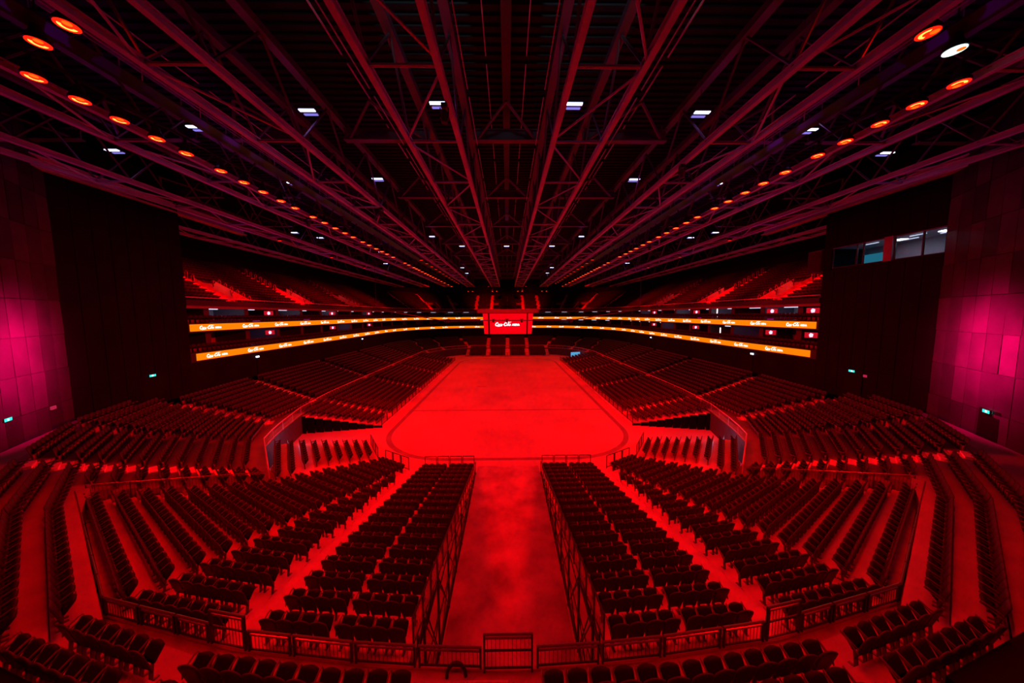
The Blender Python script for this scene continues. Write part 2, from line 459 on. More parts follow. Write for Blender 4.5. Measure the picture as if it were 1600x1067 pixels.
# the rest as one object
def merged(lod):
    m = MB()
    if lod == 0:
        m.add(*slab(.42,.45,(.04,.44),(.28,.77),.085,3,.05,3)); a = len(m.f)
        m.add(*slab(.44,.53,(.0,.24),(-.175,.91),.06,3,.05,3,-.025)); b = len(m.f)
        m.tube(arm_pts(-.262), .02, 4, True)
        for x in (-.17, .17): m.box(x-.02,x+.02,-.06,.04,0,.44)
        mats = [0]*a+[1]*(b-a)+[2]*(len(m.f)-b)
    elif lod == 1:
        m.add(*slab(.42,.45,(.04,.44),(.28,.77),.085,2,.06,2)); a = len(m.f)
        m.add(*slab(.44,.53,(.0,.24),(-.175,.91),.06,2,.06,2)); b = len(m.f)
        m.hbar((-.262,-.1,.58),(-.262,.3,.66),.04,.06); m.box(-.19,.19,-.03,.03,0,.42)
        mats = [0]*a+[1]*(b-a)+[2]*(len(m.f)-b)
    else:
        m.add(*slab(.42,.45,(.04,.44),(.28,.77),.085,1,.03,1)); a = len(m.f)
        m.add(*slab(.48,.55,(.0,.05),(-.175,.92),.06,1,.03,1)); m.hbar((-.262,-.1,.6),(-.262,.3,.68),.05,.06)
        mats = [0]*a+[1]*(len(m.f)-a)
    return np.array([tuple(v) for v in m.v], float), m.f, mats
def rest_mesh(name, sel):
    lods = [merged(i) for i in range(3)]
    V = []; LV = []; LT = []; MI = []; base = 0
    fl = []
    for vv, ff, mm in lods:
        fl.append((np.concatenate([np.array(f) for f in ff]), np.array([len(f) for f in ff]), np.array(mm)))
    for c in sel:
        d = math.dist(c[:3], (0, 0, H)); l = 0 if d < 30 else (1 if d < 52 else 2)
        vv = lods[l][0]; ca, sa = math.cos(c[3]), math.sin(c[3])
        w = np.empty_like(vv); w[:,0] = vv[:,0]*ca-vv[:,1]*sa+c[0]; w[:,1] = vv[:,0]*sa+vv[:,1]*ca+c[1]; w[:,2] = vv[:,2]+c[2]
        V.append(w); LV.append(fl[l][0]+base); LT.append(fl[l][1]); MI.append(fl[l][2]); base += len(vv)
    V = np.concatenate(V); LV = np.concatenate(LV); LT = np.concatenate(LT); MI = np.concatenate(MI)
    me = bpy.data.meshes.new(name)
    me.vertices.add(len(V)); me.vertices.foreach_set('co', V.ravel())
    me.loops.add(len(LV)); me.loops.foreach_set('vertex_index', LV.astype(np.int32))
    me.polygons.add(len(LT)); me.polygons.foreach_set('loop_start', np.concatenate([[0], np.cumsum(LT)[:-1]]).astype(np.int32))
    for m in ('seat', 'back', 'arm'): me.materials.append(M[m])
    me.polygons.foreach_set('material_index', MI.astype(np.int32))
    me.update(calc_edges=True); me.validate()
    return me
rest = [c for n, c in enumerate(CH) if n not in IND]
tag(link('arena_chair', rest_mesh('arena_chairs', rest)), 'thousands of dark tip-up chairs filling the stands further away', 'chair', kind='stuff')

# ------------------------------------------------------------------ stepped terraces
def strip(m, A, B, z):
    for a, b, c, d in zip(A, A[1:], B[1:], B): m.quad((*a, z), (*b, z), (*c, z), (*d, z))
def riser(m, A, z0, z1):
    for a, b in zip(A, A[1:]): m.quad((*a, z0), (*b, z0), (*b, z1), (*a, z1))
def mir(P, sx): return [(p[0]*sx, p[1]) for p in P]
for sx in (1, -1):
    s = sd(sx)
    # centre bank on its support frames
    t = empty('retractable_seating_platform', (-5.2*sx, 17.5, 0)); off = (5.2*sx, -17.5)
    tag(t, f'{s} centre bank of stepped seating platform beside the central gangway', 'seating platform', 'retractable seating platforms')
    def loc(p): return (p[0]*sx+off[0], p[1]+off[1])
    m = MB(); st = MB()
    for k in range(18):
        A = Tk(k-.46) if k else Tk(-.46); B = Tk(k+.54) if k < 17 else Tk(17.5)
        if k == 17: B = [(-2.95, 7.93), (-7.42, 8.41), (-8.6, 8.6)]
        a = [loc((A[0][0]+.07, A[0][1])), loc(A[1]), loc((A[2][0]+.02, A[2][1]))]; b = [loc((B[0][0]+.07, B[0][1])), loc(B[1]), loc((B[2][0]+.02, B[2][1]))]
        strip(m, a, b, zk(k)); strip(m, b, a, zk(k)-.07)
        riser(m, a, zk(k-1) if k else 0, zk(k)); m.quad((*a[0], zk(k)-.07), (*b[0], zk(k)-.07), (*b[0], zk(k)), (*a[0], zk(k)))
        if k:
            # half step in the aisle
            u0, u1 = A[1], A[2]; zz = zk(k-1)+.112
            q = [loc(u0), loc(u1), loc((u1[0], u1[1]+.36)), loc((u0[0], u0[1]+.36))]
            st = MB(); st.add([(*p, zk(k-1)) for p in q]+[(*p, zz) for p in q], [(4,5,6,7),(0,1,5,4),(1,2,6,5),(2,3,7,6),(3,0,4,7)]); st.build('aisle_step', M['tread'], t)
    m.build('stepped_deck', M['deckp'], t)
    for b in range(9):
        f = MB(); k0 = 2*b; y0 = Tk(k0)[0][1]; y1 = Tk(min(17.4, k0+2))[0][1]; z0 = zk(k0)-.08; z1 = zk(min(17, k0+2))-.08
        for X in (-2.86, -3.75):
            f.bar(loc((X, y0))+(0,), loc((X, y0))+(max(.1, z0),), .05, 6)
            if z0 > .5:
                f.bar(loc((X, y0))+(.12,), loc((X, y1))+(z1-.1,), .03, 5)
                f.bar(loc((X, y0))+(z0-.15,), loc((X, y1))+(z0-.15,), .03, 5)
            f.bar(loc((X, y0))+(.1,), loc((X, y1))+(.1,), .035, 5)
            if z0 > 1.4: f.bar(loc((X, y1))+(.12,), loc((X, y0))+(z0*.55,), .025, 5)
            if z0 > 1.4: f.bar(loc((X, y0))+(z0*.55,), loc((X, y1))+(z0*.55,), .025, 5)
        f.bar(loc((-2.86, y0))+(.1,), loc((-3.75, y0))+(max(.2, z0-.1),), .03, 5)
        f.bar(loc((-2.86, y0))+(z0-.1,), loc((-3.75, y0))+(z0-.1,), .03, 5)
        f.build('support_frame', M['black'], t)
    # sloping guard rail on the gangway side
    g = empty('sloping_guard_rail', (-2.92*sx, 17.5, 2.2)); ox, oy, oz = 2.92*sx, -17.5, -2.2
    tag(g, f'black sloping guard rail along the gangway side of the {s} centre bank', 'railing')
    tr = MB(); bars = MB()
    top = [(-2.83*sx+ox, Tk(k)[0][1]-.2+oy, zk(k)+1.0+oz) for k in range(0, 18)]
    tr.tube(top, .035, 6); tr.tube([(p[0], p[1], p[2]-.85) for p in top], .022, 5); tr.build('top_rail', M['black'], g)
    for k in range(0, 18, 1):
        p = top[k]; MB().bar((p[0], p[1], p[2]-1.0), p, .028, 6).build('post', M['black'], g)
        if k >= 9 and k < 17:
            q = top[k+1]
            for i in range(1, 7):
                a = lerp(p, q, i/7); bars.bar((a[0], a[1], a[2]-.85), a, .011, 4)
    bars.build('infill_bars', M['rail'], g)
    # corner and third bank
    t = empty('retractable_seating_platform', (-13*sx, 19, 0)); off = (13*sx, -19)
    tag(t, f'{s} corner bank of stepped seating platform turning towards the side stand', 'seating platform', 'retractable seating platforms')
    m = MB()
    for k in range(18):
        A = Tk(k-.46); B = Tk(k+.54) if k < 17 else Tk(17.5)
        dd = lambda P: (P[4][0]-.40*.81, P[4][1]+.40*.59)
        a = [A[2], A[3], A[4]]; b = [B[2], B[3], B[4]]
        if k < 9:
            Da, Db = Dk(k-.46), Dk(k+.54)
            if k >= 6: Da = [lerp(Da[0], Da[1], 0), Da[1]]
            ex = lambda D: (D[1][0]-.35, D[1][1]+.55)
            a = [A[2], A[3], A[4], (Dk(min(k,6)-.46)[0]) if k < 7 else (-12.76-.55*(k-.46), 28.7-.69*(k-.46)), Da[1], ex(Da)]
            if k == 8: Db = Dk(k+.15)
            b = [B[2], B[3], B[4], (-12.76-.55*(k+(.15 if k == 8 else .54)), 28.7-.69*(k+(.15 if k == 8 else .54))), Db[1], ex(Db)]
        else:
            a[-1] = dd(A); b[-1] = dd(B)
            if k == 17: b = [(-8.6, 8.6), (-13.05, 9.62), (-22.3, 15.9)]
        a = [loc(p) for p in a]; b = [loc(p) for p in b]
        strip(m, a, b, zk(k)); riser(m, a, zk(k-1) if k else 0, zk(k))
        m.quad((*a[-1], 0), (*b[-1], 0), (*b[-1], zk(k)), (*a[-1], zk(k)))
    m.build('stepped_deck', M['deckp'], t)

# ------------------------------------------------------------------ fixed concrete bowl
for sx in (1, -1):
    s = sd(sx); m = MB(); m9 = MB()
    rows = [Gj(j) for j in range(12)]
    def shift(P, d):
        out = []
        for i, p in enumerate(P):
            a = P[max(0, i-1)]; b = P[min(len(P)-1, i+1)]
            if i == 0: a = p
            if i == len(P)-1: b = p
            e = (b[0]-a[0], b[1]-a[1]); l = math.hypot(*e)
            out.append((p[0]+e[1]/l*d, p[1]-e[0]/l*d))
        return out
    for j in range(12):
        P = rows[j]
        fr = shift(P, .42 if j else .95); bk = shift(P, -.46 if j < 9 else -.5)
        if j == 9: fr = shift(P, .40)
        if j == 11: bk = shift(P, -1.1)
        if j in (9, 10) : bk = shift(P, -.48)
        a, b = mir(fr, sx), mir(bk, sx)
        mm_, m = m, (m9 if j >= 9 else m)
        if j >= 9: strip(m9, a[:6], b[:6], ZJ[j]); strip(mm_, a[5:], b[5:], ZJ[j])
        else: strip(m, a, b, ZJ[j])
        z0 = ZJ[j-1] if j else 0
        if j == 9: z0 = 4.3
        riser(m, a, z0-.02, ZJ[j]); riser(m, b, ZJ[j]-.35, ZJ[j])
        m.quad((*a[0], ZJ[j]-.6), (*b[0], ZJ[j]-.6), (*b[0], ZJ[j]), (*a[0], ZJ[j]))
        m = mm_
    struct(m9.build(f'floor_near_terrace_{s}', M['conc']), f'concrete floor of the front rows nearest the camera, {s} half')
    struct(m.build(f'floor_terrace_{s}', M['terr']), f'stepped concrete terrace of the {s} lower bowl')
    # floor between last rows and the wall
    m = MB(); P = mir(shift(rows[9], -.3), sx)
    outer = [(-9*sx, 3), (-20*sx, 8), (-33*sx, 19), (-36*sx, 25), (-36*sx, 34.8)]
    inn = [rows[11][3], rows[11][4], rows[11][5], rows[11][6], rows[11][7]]
    inn = mir(shift(inn, -1.0), sx)
    strip(m, inn, outer, 5.68)
    i0 = next(i for i in range(len(RP)) if RP[i][0][1] >= 34)
    strip(m, ring(1.3, sx), ring(-.3, sx), 5.05)
    struct(m.build(f'floor_cross_aisle_{s}', M['conc']))
    # walkway behind the front railing
    R = [(0,7.75),(-3.5,7.9),(-8,8.42),(-13.1,9.55),(-22.4,15.8)]
    W = [(0,6.9),(-4,7.05),(-8,7.6),(-12.05,8.65),(-20.6,14.5)]
    m = MB(); strip(m, mir(R, sx), mir(W, sx), 4.3); riser(m, mir(R, sx), 0, 4.3)
    struct(m.build(f'floor_walkway_{s}', M['conc']), f'concrete walkway behind the front railing, {s} half')
    # curb under railing
    m = MB()
    for a, b in zip(R, R[1:]): 
        c = lerp(a, b, .5); l = math.dist(a, b); ax = ((b[0]-a[0])/l*sx, (b[1]-a[1])/l)
        m.obox((c[0]*sx, c[1]), ax, l/2, .05, 4.2, 4.36)
    struct(m.build(f'trim_curb_{s}', M['conc']))
    # steps from the walkway into the front rows
    for (c, hx, nm) in (((-8.2, 7.55), .33, 'beside the wing seats'), ((-.65 if sx > 0 else -.05, 6.98), .62, 'in the middle gap')):
        if sx < 0 and nm.startswith('in'): continue
        m = MB(); ax = (1, 0) if hx > .5 else (.98*sx, -.14*1)
        if hx < .5: ax = (.985*sx/abs(sx), -.17*sx)
        for i in range(2): m.obox((c[0]*sx, c[1]-.15+.12*(1-i)), ax, hx, .42-.12*i, 4.3, 4.3+.23*(i+1))
        tag(m.build('aisle_step_block', M['tread']), f'low concrete step block {nm}, {s if hx<.5 else "centre"} of the front rows', 'step')
    # retractable side stand
    t = empty('retractable_seating_platform', (-20.4*sx, 66, 0)); m = MB(); ec = MB(); off = (20.4*sx, -66)
    tag(t, f'long stepped {s} side stand running along the arena floor', 'seating platform', 'retractable seating platforms')
    for e in range(10):
        x0 = -15.75-.9*e+ (0 if e else .1); x1 = -15.75-.9*(e+1); ya = 38.2-.2*e; z = .3+.2*e; yb = 93.8
        a = [(x0*sx+off[0], ya-66), (x0*sx+off[0], yb-66)]; b = [(x1*sx+off[0], ya-66), (x1*sx+off[0], yb-66)]
        strip(m, a, b, z); riser(m, a, z-.2 if e else 0, z)
        ec.quad((*a[0], 0), (*b[0], 0), (*b[0], z-.04), (*a[0], z-.04)); ec.quad((*a[1], 0), (*b[1], 0), (*b[1], z-.04), (*a[1], z-.04))
    m.build('stepped_deck', M['deckp'], t); ec.build('end_curtain', M['void'], t)
    # fixed bowl front wall (tunnel wall side) and rail on it
    FF = [(-16.75,21.3),(-21.6,27.2),(-22.8,30.6),(-24.3,36.3),(-24.95,42)]
    m = MB(); riser(m, mir(FF, sx), 0, 2.26)
    riser(m, [q for q in ring(9.9, sx) if q[1] > 41.9 or abs(q[0]) < 20], 0, 2.3)
    w2 = shift(rows[0], .95)
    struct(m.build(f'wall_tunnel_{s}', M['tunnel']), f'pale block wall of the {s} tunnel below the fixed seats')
    m = MB(); FFi = [(-17.4,21.0),(-22.5,27.0),(-23.6,30.6),(-25.2,36.3),(-25.4,42)]
    strip(m, mir(FF, sx), mir(FFi, sx), 2.26)
    struct(m.build(f'floor_tunnel_edge_{s}', M['conc']))
    # mid railing: panels
    path = FF+[q for q in ring(9.9) if q[1] > 43 or q[0] > -20]
    L = plen(path); n = int(L[-1]/2.4); 
    for i in range(n):
        s0 = L[-1]*i/n; s1 = L[-1]*(i+1)/n-.03
        p, _ = at(path, L, s0); q, _ = at(path, L, s1)
        if math.dist(p, q) < .5: continue
        g = MB(); near = i < 12
        A = Vector((p[0]*sx, p[1], 2.3)); B = Vector((q[0]*sx, q[1], 2.3)); zz = Vector((0,0,1))
        o = A; a = Vector((0,0,0)); b = B-A
        e = empty('guard_rail_panel', o)
        tag(e, (f'steel guard rail panel above the {s} tunnel, {od(i+1)} from the camera' if near else
                f'steel guard rail panel on the mid-level edge of the {s} stand or far end'), 'railing', f'mid-level guard rail panels, {s} side')
        MB().bar(a+zz*.95, b+zz*.95, .05 if near else .075, 6).build('top_rail', M['railp'], e)
        MB().bar(a, a+zz*.95, .03, 6).build('post', M['railp'], e)
        g.bar(a+zz*.12, b+zz*.12, .025, 5)
        if near:
            k = int(math.dist(p, q)/.3)
            for h in range(1, k): c = a.lerp(b, h/k); g.bar(c+zz*.12, c+zz*.95, .008, 4)
        else: g.bar(a+zz*.55, b+zz*.55, .025, 4)
        g.build('infill_bars', M['railp'], e)
    # tunnel stair beside the third bank
    t = empty('tunnel_stair', (-19.6*sx, 25.6, 0)); m = MB()
    tag(t, f'narrow stair between the {s} tunnel wall rail and the third seat bank', 'stairs')
    for i in range(9):
        c = lerp((-16.75+.36, 21.5+.28), (-20.9+.36, 26.7+.28), i/8); m.obox(((c[0]+19.6)*sx, c[1]-25.6), (.772*sx, .635), .34, .42, 0, 2.22-.2*i)
    m.build('treads', M['conc'], t)
# far end retractable stand
t = empty('retractable_seating_platform', (0, 106.5, 0)); m = MB()
tag(t, 'low stepped stand across the far end of the arena floor', 'seating platform', 'retractable seating platforms')
for e in range(6):
    y0 = 103.7+.85*e-106.5; z = .3+.33*e
    strip(m, [(-14, y0), (14, y0)], [(-14, y0+.85), (14, y0+.85)], z); riser(m, [(-14, y0), (14, y0)], z-.33, z)
    for x in (-14, 14): m.quad((x, y0, 0), (x, y0+.85, 0), (x, y0+.85, z), (x, y0, z))
m.build('stepped_deck', M['deckp'], t)

# ------------------------------------------------------------------ stepped aisles
ANAME = {'bowl': 'lower bowl', 'side': 'side stand', 'far': 'far end stand', 'upper': 'upper tier'}
for (kind, q, sx), rows_ in AIS.items():
    m = MB(); s1 = sx if sx else 1
    o = (rows_[0][0][0]*s1, rows_[0][0][1], rows_[0][2])
    for p, d, z, w_, f, b, rise in rows_:
        fx, fy = d[1], -d[0]
        if kind == 'far': fx, fy = -fx, -fy
        if kind == 'bowl' and sx == 0: fx, fy = 0, -1
        if kind == 'far': fx, fy = 0, -1
        if kind == 'upper' or kind == 'bowl' or kind == 'side': pass
        for b0, b1, z0, z1 in ((b, f, -.01, .02), (b, b+(f-b)*.45, .0, rise/2)):
            c = (p[0]+fx*(b0+b1)/2, p[1]+fy*(b0+b1)/2)
            m.obox((c[0]*s1-o[0], c[1]-o[1]), (d[0]*s1, d[1]), w_/2, (b1-b0)/2, z+z0-o[2], z+z1-o[2])
    lab = f'pale stepped aisle through the {sd(sx) if sx else "middle of the"} {ANAME[kind]}'
    if sx: lab += f', {od(q)} from the camera end'
    tag(m.build('aisle_stair', M['aisle'], None, o), lab, 'steps', f'stepped aisles of the {ANAME[kind]}')

# ------------------------------------------------------------------ floor
m = MB(); m.quad((-60,-12,0), (60,-12,0), (60,135,0), (-60,135,0))
struct(m.build('floor', M['floor']), 'bare concrete arena floor')
m = MB(); m.quad((-2.8, 8, .004), (2.8, 8, .004), (2.8, 28.0, .004), (-2.8, 28.0, .004))
struct(m.build('floor_gangway', M['gang']), 'worn concrete gangway between the two centre banks')
# dark channel where the rink boards stand: rounded rectangle
def rrect(x, y0, y1, r, n=12):
    P = []
    for cx, cy, a0 in ((x-r, y0+r, -PI/2), (x-r, y1-r, 0), (-x+r, y1-r, PI/2), (-x+r, y0+r, PI)):
        for i in range(n+1): t = a0+PI/2*i/n; P.append((cx+r*math.cos(t), cy+r*math.sin(t)))
    return P+[P[0]]
m = MB(); strip(m, rrect(14.3, 29.1, 99, 8.3), rrect(13.75, 29.65, 98.4, 7.8), .005)
struct(m.build('floor_board_channel', M['line']), 'dark rounded channel in the floor where boards would stand')
m = MB(); m.box(-14, 14, 44.9, 45.2, 0, .006); m.box(-6, -4.2, 60, 60.4, 0, .006)
struct(m.build('floor_cover_seam', M['line']), 'dark straight seam across the arena floor')

# ------------------------------------------------------------------ ring levels
def ring_box(m, d0, d1, z0, z1, sx, i0=0, i1=None):
    A = ring(d0, sx)[i0:i1]; B = ring(d1, sx)[i0:i1]
    strip(m, A, B, z1); strip(m, B, A, z0); riser(m, A, z0, z1); riser(m, B, z0, z1)
    for k in (0, -1): m.quad((*A[k], z0), (*B[k], z0), (*B[k], z1), (*A[k], z1))
ZL, ZU, RH = 9.31, 12.62, .39
for sx in (1, -1):
    s = sd(sx)
    m = MB(); riser(m, ring(0, sx), 4.9, ZL-.55); struct(m.build(f'wall_concourse_{s}', M['wall']), f'dark wall below the lower light band, {s} half')
    m = MB(); ring_box(m, 0, -5.5, ZL-.55, ZL+.5, sx); ring_box(m, 0, -5.5, ZU-.55, ZU+.5, sx); ring_box(m, .15, -2.2, 15.15, 15.75, sx)
    struct(m.build(f'trim_fascia_{s}', M['fascia']), f'balcony fascias of the {s} half')
    m = MB(); riser(m, ring(-5.4, sx), ZL+.5, 15.15); ring_box(m, -1.2, -5.5, 15.0, 15.2, sx); 
    strip(m, ring(-1.5, sx), ring(-5.4, sx), ZU-.56)
    struct(m.build(f'wall_suites_{s}', M['suite']), f'back walls and ceilings of the {s} box levels')
    # upper tier: cells, with vomitory pits left out
    vw = MB()
    m = MB()
    P0 = RP
    vs = []
    for yy in (42.1, 56.6, 74.6): vs.append(next(i for i in range(len(RP)) if abs(RP[i][0][1]-yy) < .01))
    b0 = len(RP)-9-24
    vs2 = [b0+13, b0+18, len(RP)-5]
    cells = set()
    for i in vs+vs2:
        j = i
        while j < len(RP)-1 and math.dist(RP[i][0], RP[j][0]) < 2.4: cells.add(j); j += 1
    for u in range(15):
        d0 = -(.25+.8*u); d1 = -(.25+.8*(u+1)); z = 15.25+.45*u
        A, B = ring(d0, sx), ring(d1, sx)
        for i in range(len(A)-1):
            pit_ = i in cells and 1 <= u <= 6
            zz = 15.25+.45 if pit_ else z
            m.quad((*A[i], zz), (*A[i+1], zz), (*B[i+1], zz), (*B[i], zz))
            zp = z-.45 if not (i in cells and 2 <= u <= 7) else 15.7
            if u == 7 and i in cells: zp = 17.6
            if not pit_: m.quad((*A[i], zp), (*A[i+1], zp), (*A[i+1], z), (*A[i], z))
            if pit_ :
                for k, nb in ((i, i-1), (i+1, i+1)):
                    if nb not in cells: vw.quad((*A[k], 15.7), (*B[k], 15.7), (*B[k], z+.95), (*A[k], z+.5))
    struct(m.build(f'floor_upper_tier_{s}', M['upconc']), f'stepped terrace of the {s} upper tier')
    struct(vw.build(f'wall_vomitory_side_{s}', M['aisle']), f'side walls of the entrances in the {s} upper tier')
    m = MB(); A = ring(-.25-.8*7, sx)
    for i in sorted(cells): m.quad((*A[i], 15.7), (*A[i+1], 15.7), (*A[i+1], 17.65), (*A[i], 17.65))
    struct(m.build(f'wall_vomitory_{s}', M['void']), f'dark doorways in the {s} upper tier')
    m = MB(); riser(m, ring(-12.4, sx), 20.5, 30); struct(m.build(f'wall_upper_{s}', M['void']), f'dark wall behind the {s} upper tier')
    A = (RX*sx, RY0); B = ((RX-14)*sx, RY0)
    m = MB(); m.quad((*A, 8.2), (*B, 8.2), (*B, 30), (*A, 30)); struct(m.build(f'wall_return_{s}', M['wall']))
    # upper tier front rail
    pts = ring(.05, sx); g = empty('upper_tier_rail', (*pts[0], 15.75)); o = (-pts[0][0], -pts[0][1])
    tag(g, f'pale steel rail along the front edge of the {s} upper tier', 'railing')
    MB().tube([(p[0]+o[0], p[1]+o[1], .28) for p in pts], .065, 5).build('top_rail', M['railp'], g)
    for i in range(0, len(pts), 3): MB().bar((pts[i][0]+o[0], pts[i][1]+o[1], 0), (pts[i][0]+o[0], pts[i][1]+o[1], .28), .03, 4).build('post', M['steel'], g)
    # stair handrails in the upper tier (hoops by the aisles)
    for a, yy in enumerate((41.5, 56.0, 74.0)):
        for u in range(1, 14):
            d = -(.6+.8*u); i = next(i for i in range(len(RP)) if RP[i][0][1] >= yy-.7); p = ring(d, sx)[i]
            y = p[1]+1.35+(2.9 if 1 <= u <= 6 else 0); z = 15.25+.45*u
            hoop = MB().tube([(0,0,0),(0,0,.85),(.16*sx,0,1.0),(.32*sx,0,.85),(.32*sx,0,0)], .035, 5)
            tag(hoop.build('aisle_hand_rail', M['steel'], None, (p[0]-.15*sx, y, z)),
                f'hooped hand rail, {s} upper tier, {od(a+1)} aisle from camera, {od(u)} step up', 'hand rail', 'hooped hand rails in the upper tier')

# suite partitions, strip lights, televisions along the ring
LR = plen([p for p, n in RP])
def ring_at(s):
    P = [p for p, n in RP]; p, d = at(P, LR, s); return p, d, (d[1], -d[0])
part_m = MB().box(-.35, .35, -4.6, 0, 0, 2.55).mesh('suite_column', M['column'])
strip_m = MB().box(-1.0, 1.0, -.07, .07, -.12, .05).mesh('strip_light', M['strip'])
tvb = MB().box(-.62, .62, -.04, .04, 0, .72).mesh('bezel', M['rubber']); 
tvs_ = MB().box(-.58, .58, .04, .05, .04, .68).mesh('screen', M['tvr'])
tvp = MB().add([(-.16,.055,.15),(.12,.055,.1),(.2,.055,.4),(.05,.055,.62),(-.2,.055,.5)], [(0,1,2,3,4)]).mesh('picture', M['tvw'])
tvproto = None; n_tv = 0
for sx in (1, -1):
    s_ = sd(sx); q = 0; S = 3.6
    while S < LR[-1]-2:
        q += 1
        p, d, n = ring_at(S); ang = math.atan2(d[1], d[0]*sx)
        for lv, z in enumerate((ZL+.5, ZU+.5)):
            c = (p[0]-n[0]*1.2, p[1]-n[1]*1.2)
            ang2 = math.atan2(-n[0]*sx, n[1])
            o = link('suite_column', part_m, None, (c[0]*sx, c[1], z), ang2)
            tag(o, f'dark partition column between boxes, {s_} {("lower","upper")[lv]} box level, {od(q)} from camera', 'column', 'partition columns of the box levels')
            # strip light
            p2, d2, n2 = ring_at(min(LR[-1]-.5, S+1.9+.6*random.random()))
            dep = 1.9+1.2*random.random()
            if lv == 1 or random.random() < .35:
                o = link('strip_light', strip_m, None, ((p2[0]-n2[0]*dep)*sx, p2[1]-n2[1]*dep, (11.93, 14.86)[lv]), math.atan2(-n2[0]*sx, n2[1]))
                tag(o, f'white ceiling strip light, {s_} {("lower","upper")[lv]} box level, {od(q)} bay from camera', 'strip light', 'ceiling strip lights of the boxes')
            if (q in (1, 2, 5, 8) and sx < 0) or (q in (3, 6, 9) and sx > 0):
                p3, d3, n3 = ring_at(max(.6, S-1.2)); n_tv += 1
                tv = empty('television', ((p3[0]-n3[0]*1.6)*sx, p3[1]-n3[1]*1.6, (11.0, 13.95)[lv]), math.atan2(-n3[0]*sx, n3[1])-(.6*sx))
                tag(tv, f'red glowing television, {s_} {("lower","upper")[lv]} box level, near {od(q)} column from camera', 'television', 'televisions in the boxes')
                link('bezel', tvb, tv); e = link('screen', tvs_, tv); link('picture', tvp, e)
        S += 5.8
# box chairs: low dark rows at the balcony edge are part of the chair stuff; balcony front ledges lit by signs
for sx, S, L_, mname, lab in ((1, 17.2, 1.6, 'gold', 'gold lit bar sign in the left upper boxes'), (-1, 6.5, 1.0, 'mag', 'thin magenta sign on the right upper balcony edge'),
                        (-1, 22, 1.0, 'mag', 'thin magenta light on the right upper balcony edge farther along'), (1, 9.5, 1.2, 'mag', 'thin magenta light on the left upper balcony edge'),
                        (1, 20.5, 1.6, 'mag', 'thin magenta light on the left upper balcony edge farther along')):
    p, d, n = ring_at(S); dep = 3.5 if mname == 'gold' else -.02
    o = MB().box(-L_/2, L_/2, -.04, .04, 0, .5 if mname == 'gold' else .07).build('light_sign', M[mname], None, ((p[0]-n[0]*dep)*sx, p[1]-n[1]*dep, ZU+.55+(.9 if mname == 'gold' else 0)), math.atan2(-n[0]*sx, n[1]))
    tag(o, lab, 'sign')
for zi, z in enumerate((ZL+.75, ZU+.75)):
    p = atx(1125 if zi else 1130, 487 if zi else 514, 37.5)
    tag(MB().box(-.06, .06, -.06, .06, 0, 1.5).build('tube_light', M['white'], None, (37.0, p[1], z)), f'upright white tube light in the right {("lower","upper")[zi]} boxes', 'tube light')

# ------------------------------------------------------------------ lettering
def stroke(m, pts, w, z=0):
    """flat pen stroke with varying width"""
    n = len(pts); L = []; 
    for i, p in enumerate(pts):
        a = pts[max(0, i-1)]; b = pts[min(n-1, i+1)]; d = (b[0]-a[0], b[1]-a[1]); l = math.hypot(*d) or 1
        t = i/(n-1); ww = w*(.55+.75*math.sin(PI*t))/2
        L.append(((p[0]-d[1]/l*ww, z, p[1]+d[0]/l*ww), (p[0]+d[1]/l*ww, z, p[1]-d[0]/l*ww)))
    for (a, b), (c, d) in zip(L, L[1:]): m.quad(a, b, d, c)
def arc(cx, cy, rx, ry, a0, a1, n=16, sh=.32):
    return [((cx+rx*math.cos(math.radians(a0+(a1-a0)*i/n)))+sh*(cy+ry*math.sin(math.radians(a0+(a1-a0)*i/n))), cy+ry*math.sin(math.radians(a0+(a1-a0)*i/n))) for i in range(n+1)]
def script_logo():
    m = MB(); w = .205
    def C(x):
        stroke(m, arc(x+.45, .55, .42, .55, 50, 330, 20), w*1.15)
        stroke(m, arc(x+.62, .86, .14, .2, -40, 200, 10), w*.6)
    v = w*.72
    def o(x): stroke(m, arc(x, .32, .19, .30, 80, 440, 16), v)
    def c(x): stroke(m, arc(x, .32, .19, .30, 40, 320, 14), v)
    def a(x): o(x); stroke(m, [(x+.19+.32*.55, .6), (x+.2+.1, .32), (x+.26, .06), (x+.44, .1)], v)
    def l(x): stroke(m, [(x, .06), (x+.2, .5), (x+.42, 1.12), (x+.3, 1.2), (x+.17, .8), (x+.12, .3), (x+.2, .04), (x+.38, .12)], v*.9)
    C(0); o(1.12); c(1.62); a(2.1)
    stroke(m, [(2.68, .42), (2.84, .44), (3.02, .42)], w*.8)
    C(3.05); o(4.17); l(4.5); a(5.08)
    stroke(m, [(.35, -.1), (.8, -.2), (1.4, -.2), (2.0, -.08), (2.5, -.1)], w*.55)
    stroke(m, [(3.55, 1.12), (4.0, 1.24), (4.7, 1.32), (5.3, 1.2), (5.7, 1.34)], w*.6)
    return m
fc = bpy.data.curves.new('arena_word', 'FONT'); fc.body = 'ARENA'; fc.size = 1.0; fc.offset = .045; fc.extrude = 0; fc.resolution_u = 2
fo = bpy.data.objects.new('arena_word', fc); COL.objects.link(fo); bpy.context.view_layer.update()
tm = bpy.data.meshes.new_from_object(fo.evaluated_get(bpy.context.evaluated_depsgraph_get()))
word = MB(); word.add([(5.95+v.co.x*.82, 0, .02+v.co.y) for v in tm.vertices], [tuple(p.vertices) for p in tm.polygons])
bpy.data.objects.remove(fo); bpy.data.meshes.remove(tm); bpy.data.curves.remove(fc)
LOGO = script_logo(); LOGO.add(word.v, word.f)
xs = [v[0] for v in LOGO.v]; cx0 = (min(xs)+max(xs))/2; LW = max(xs)-min(xs)
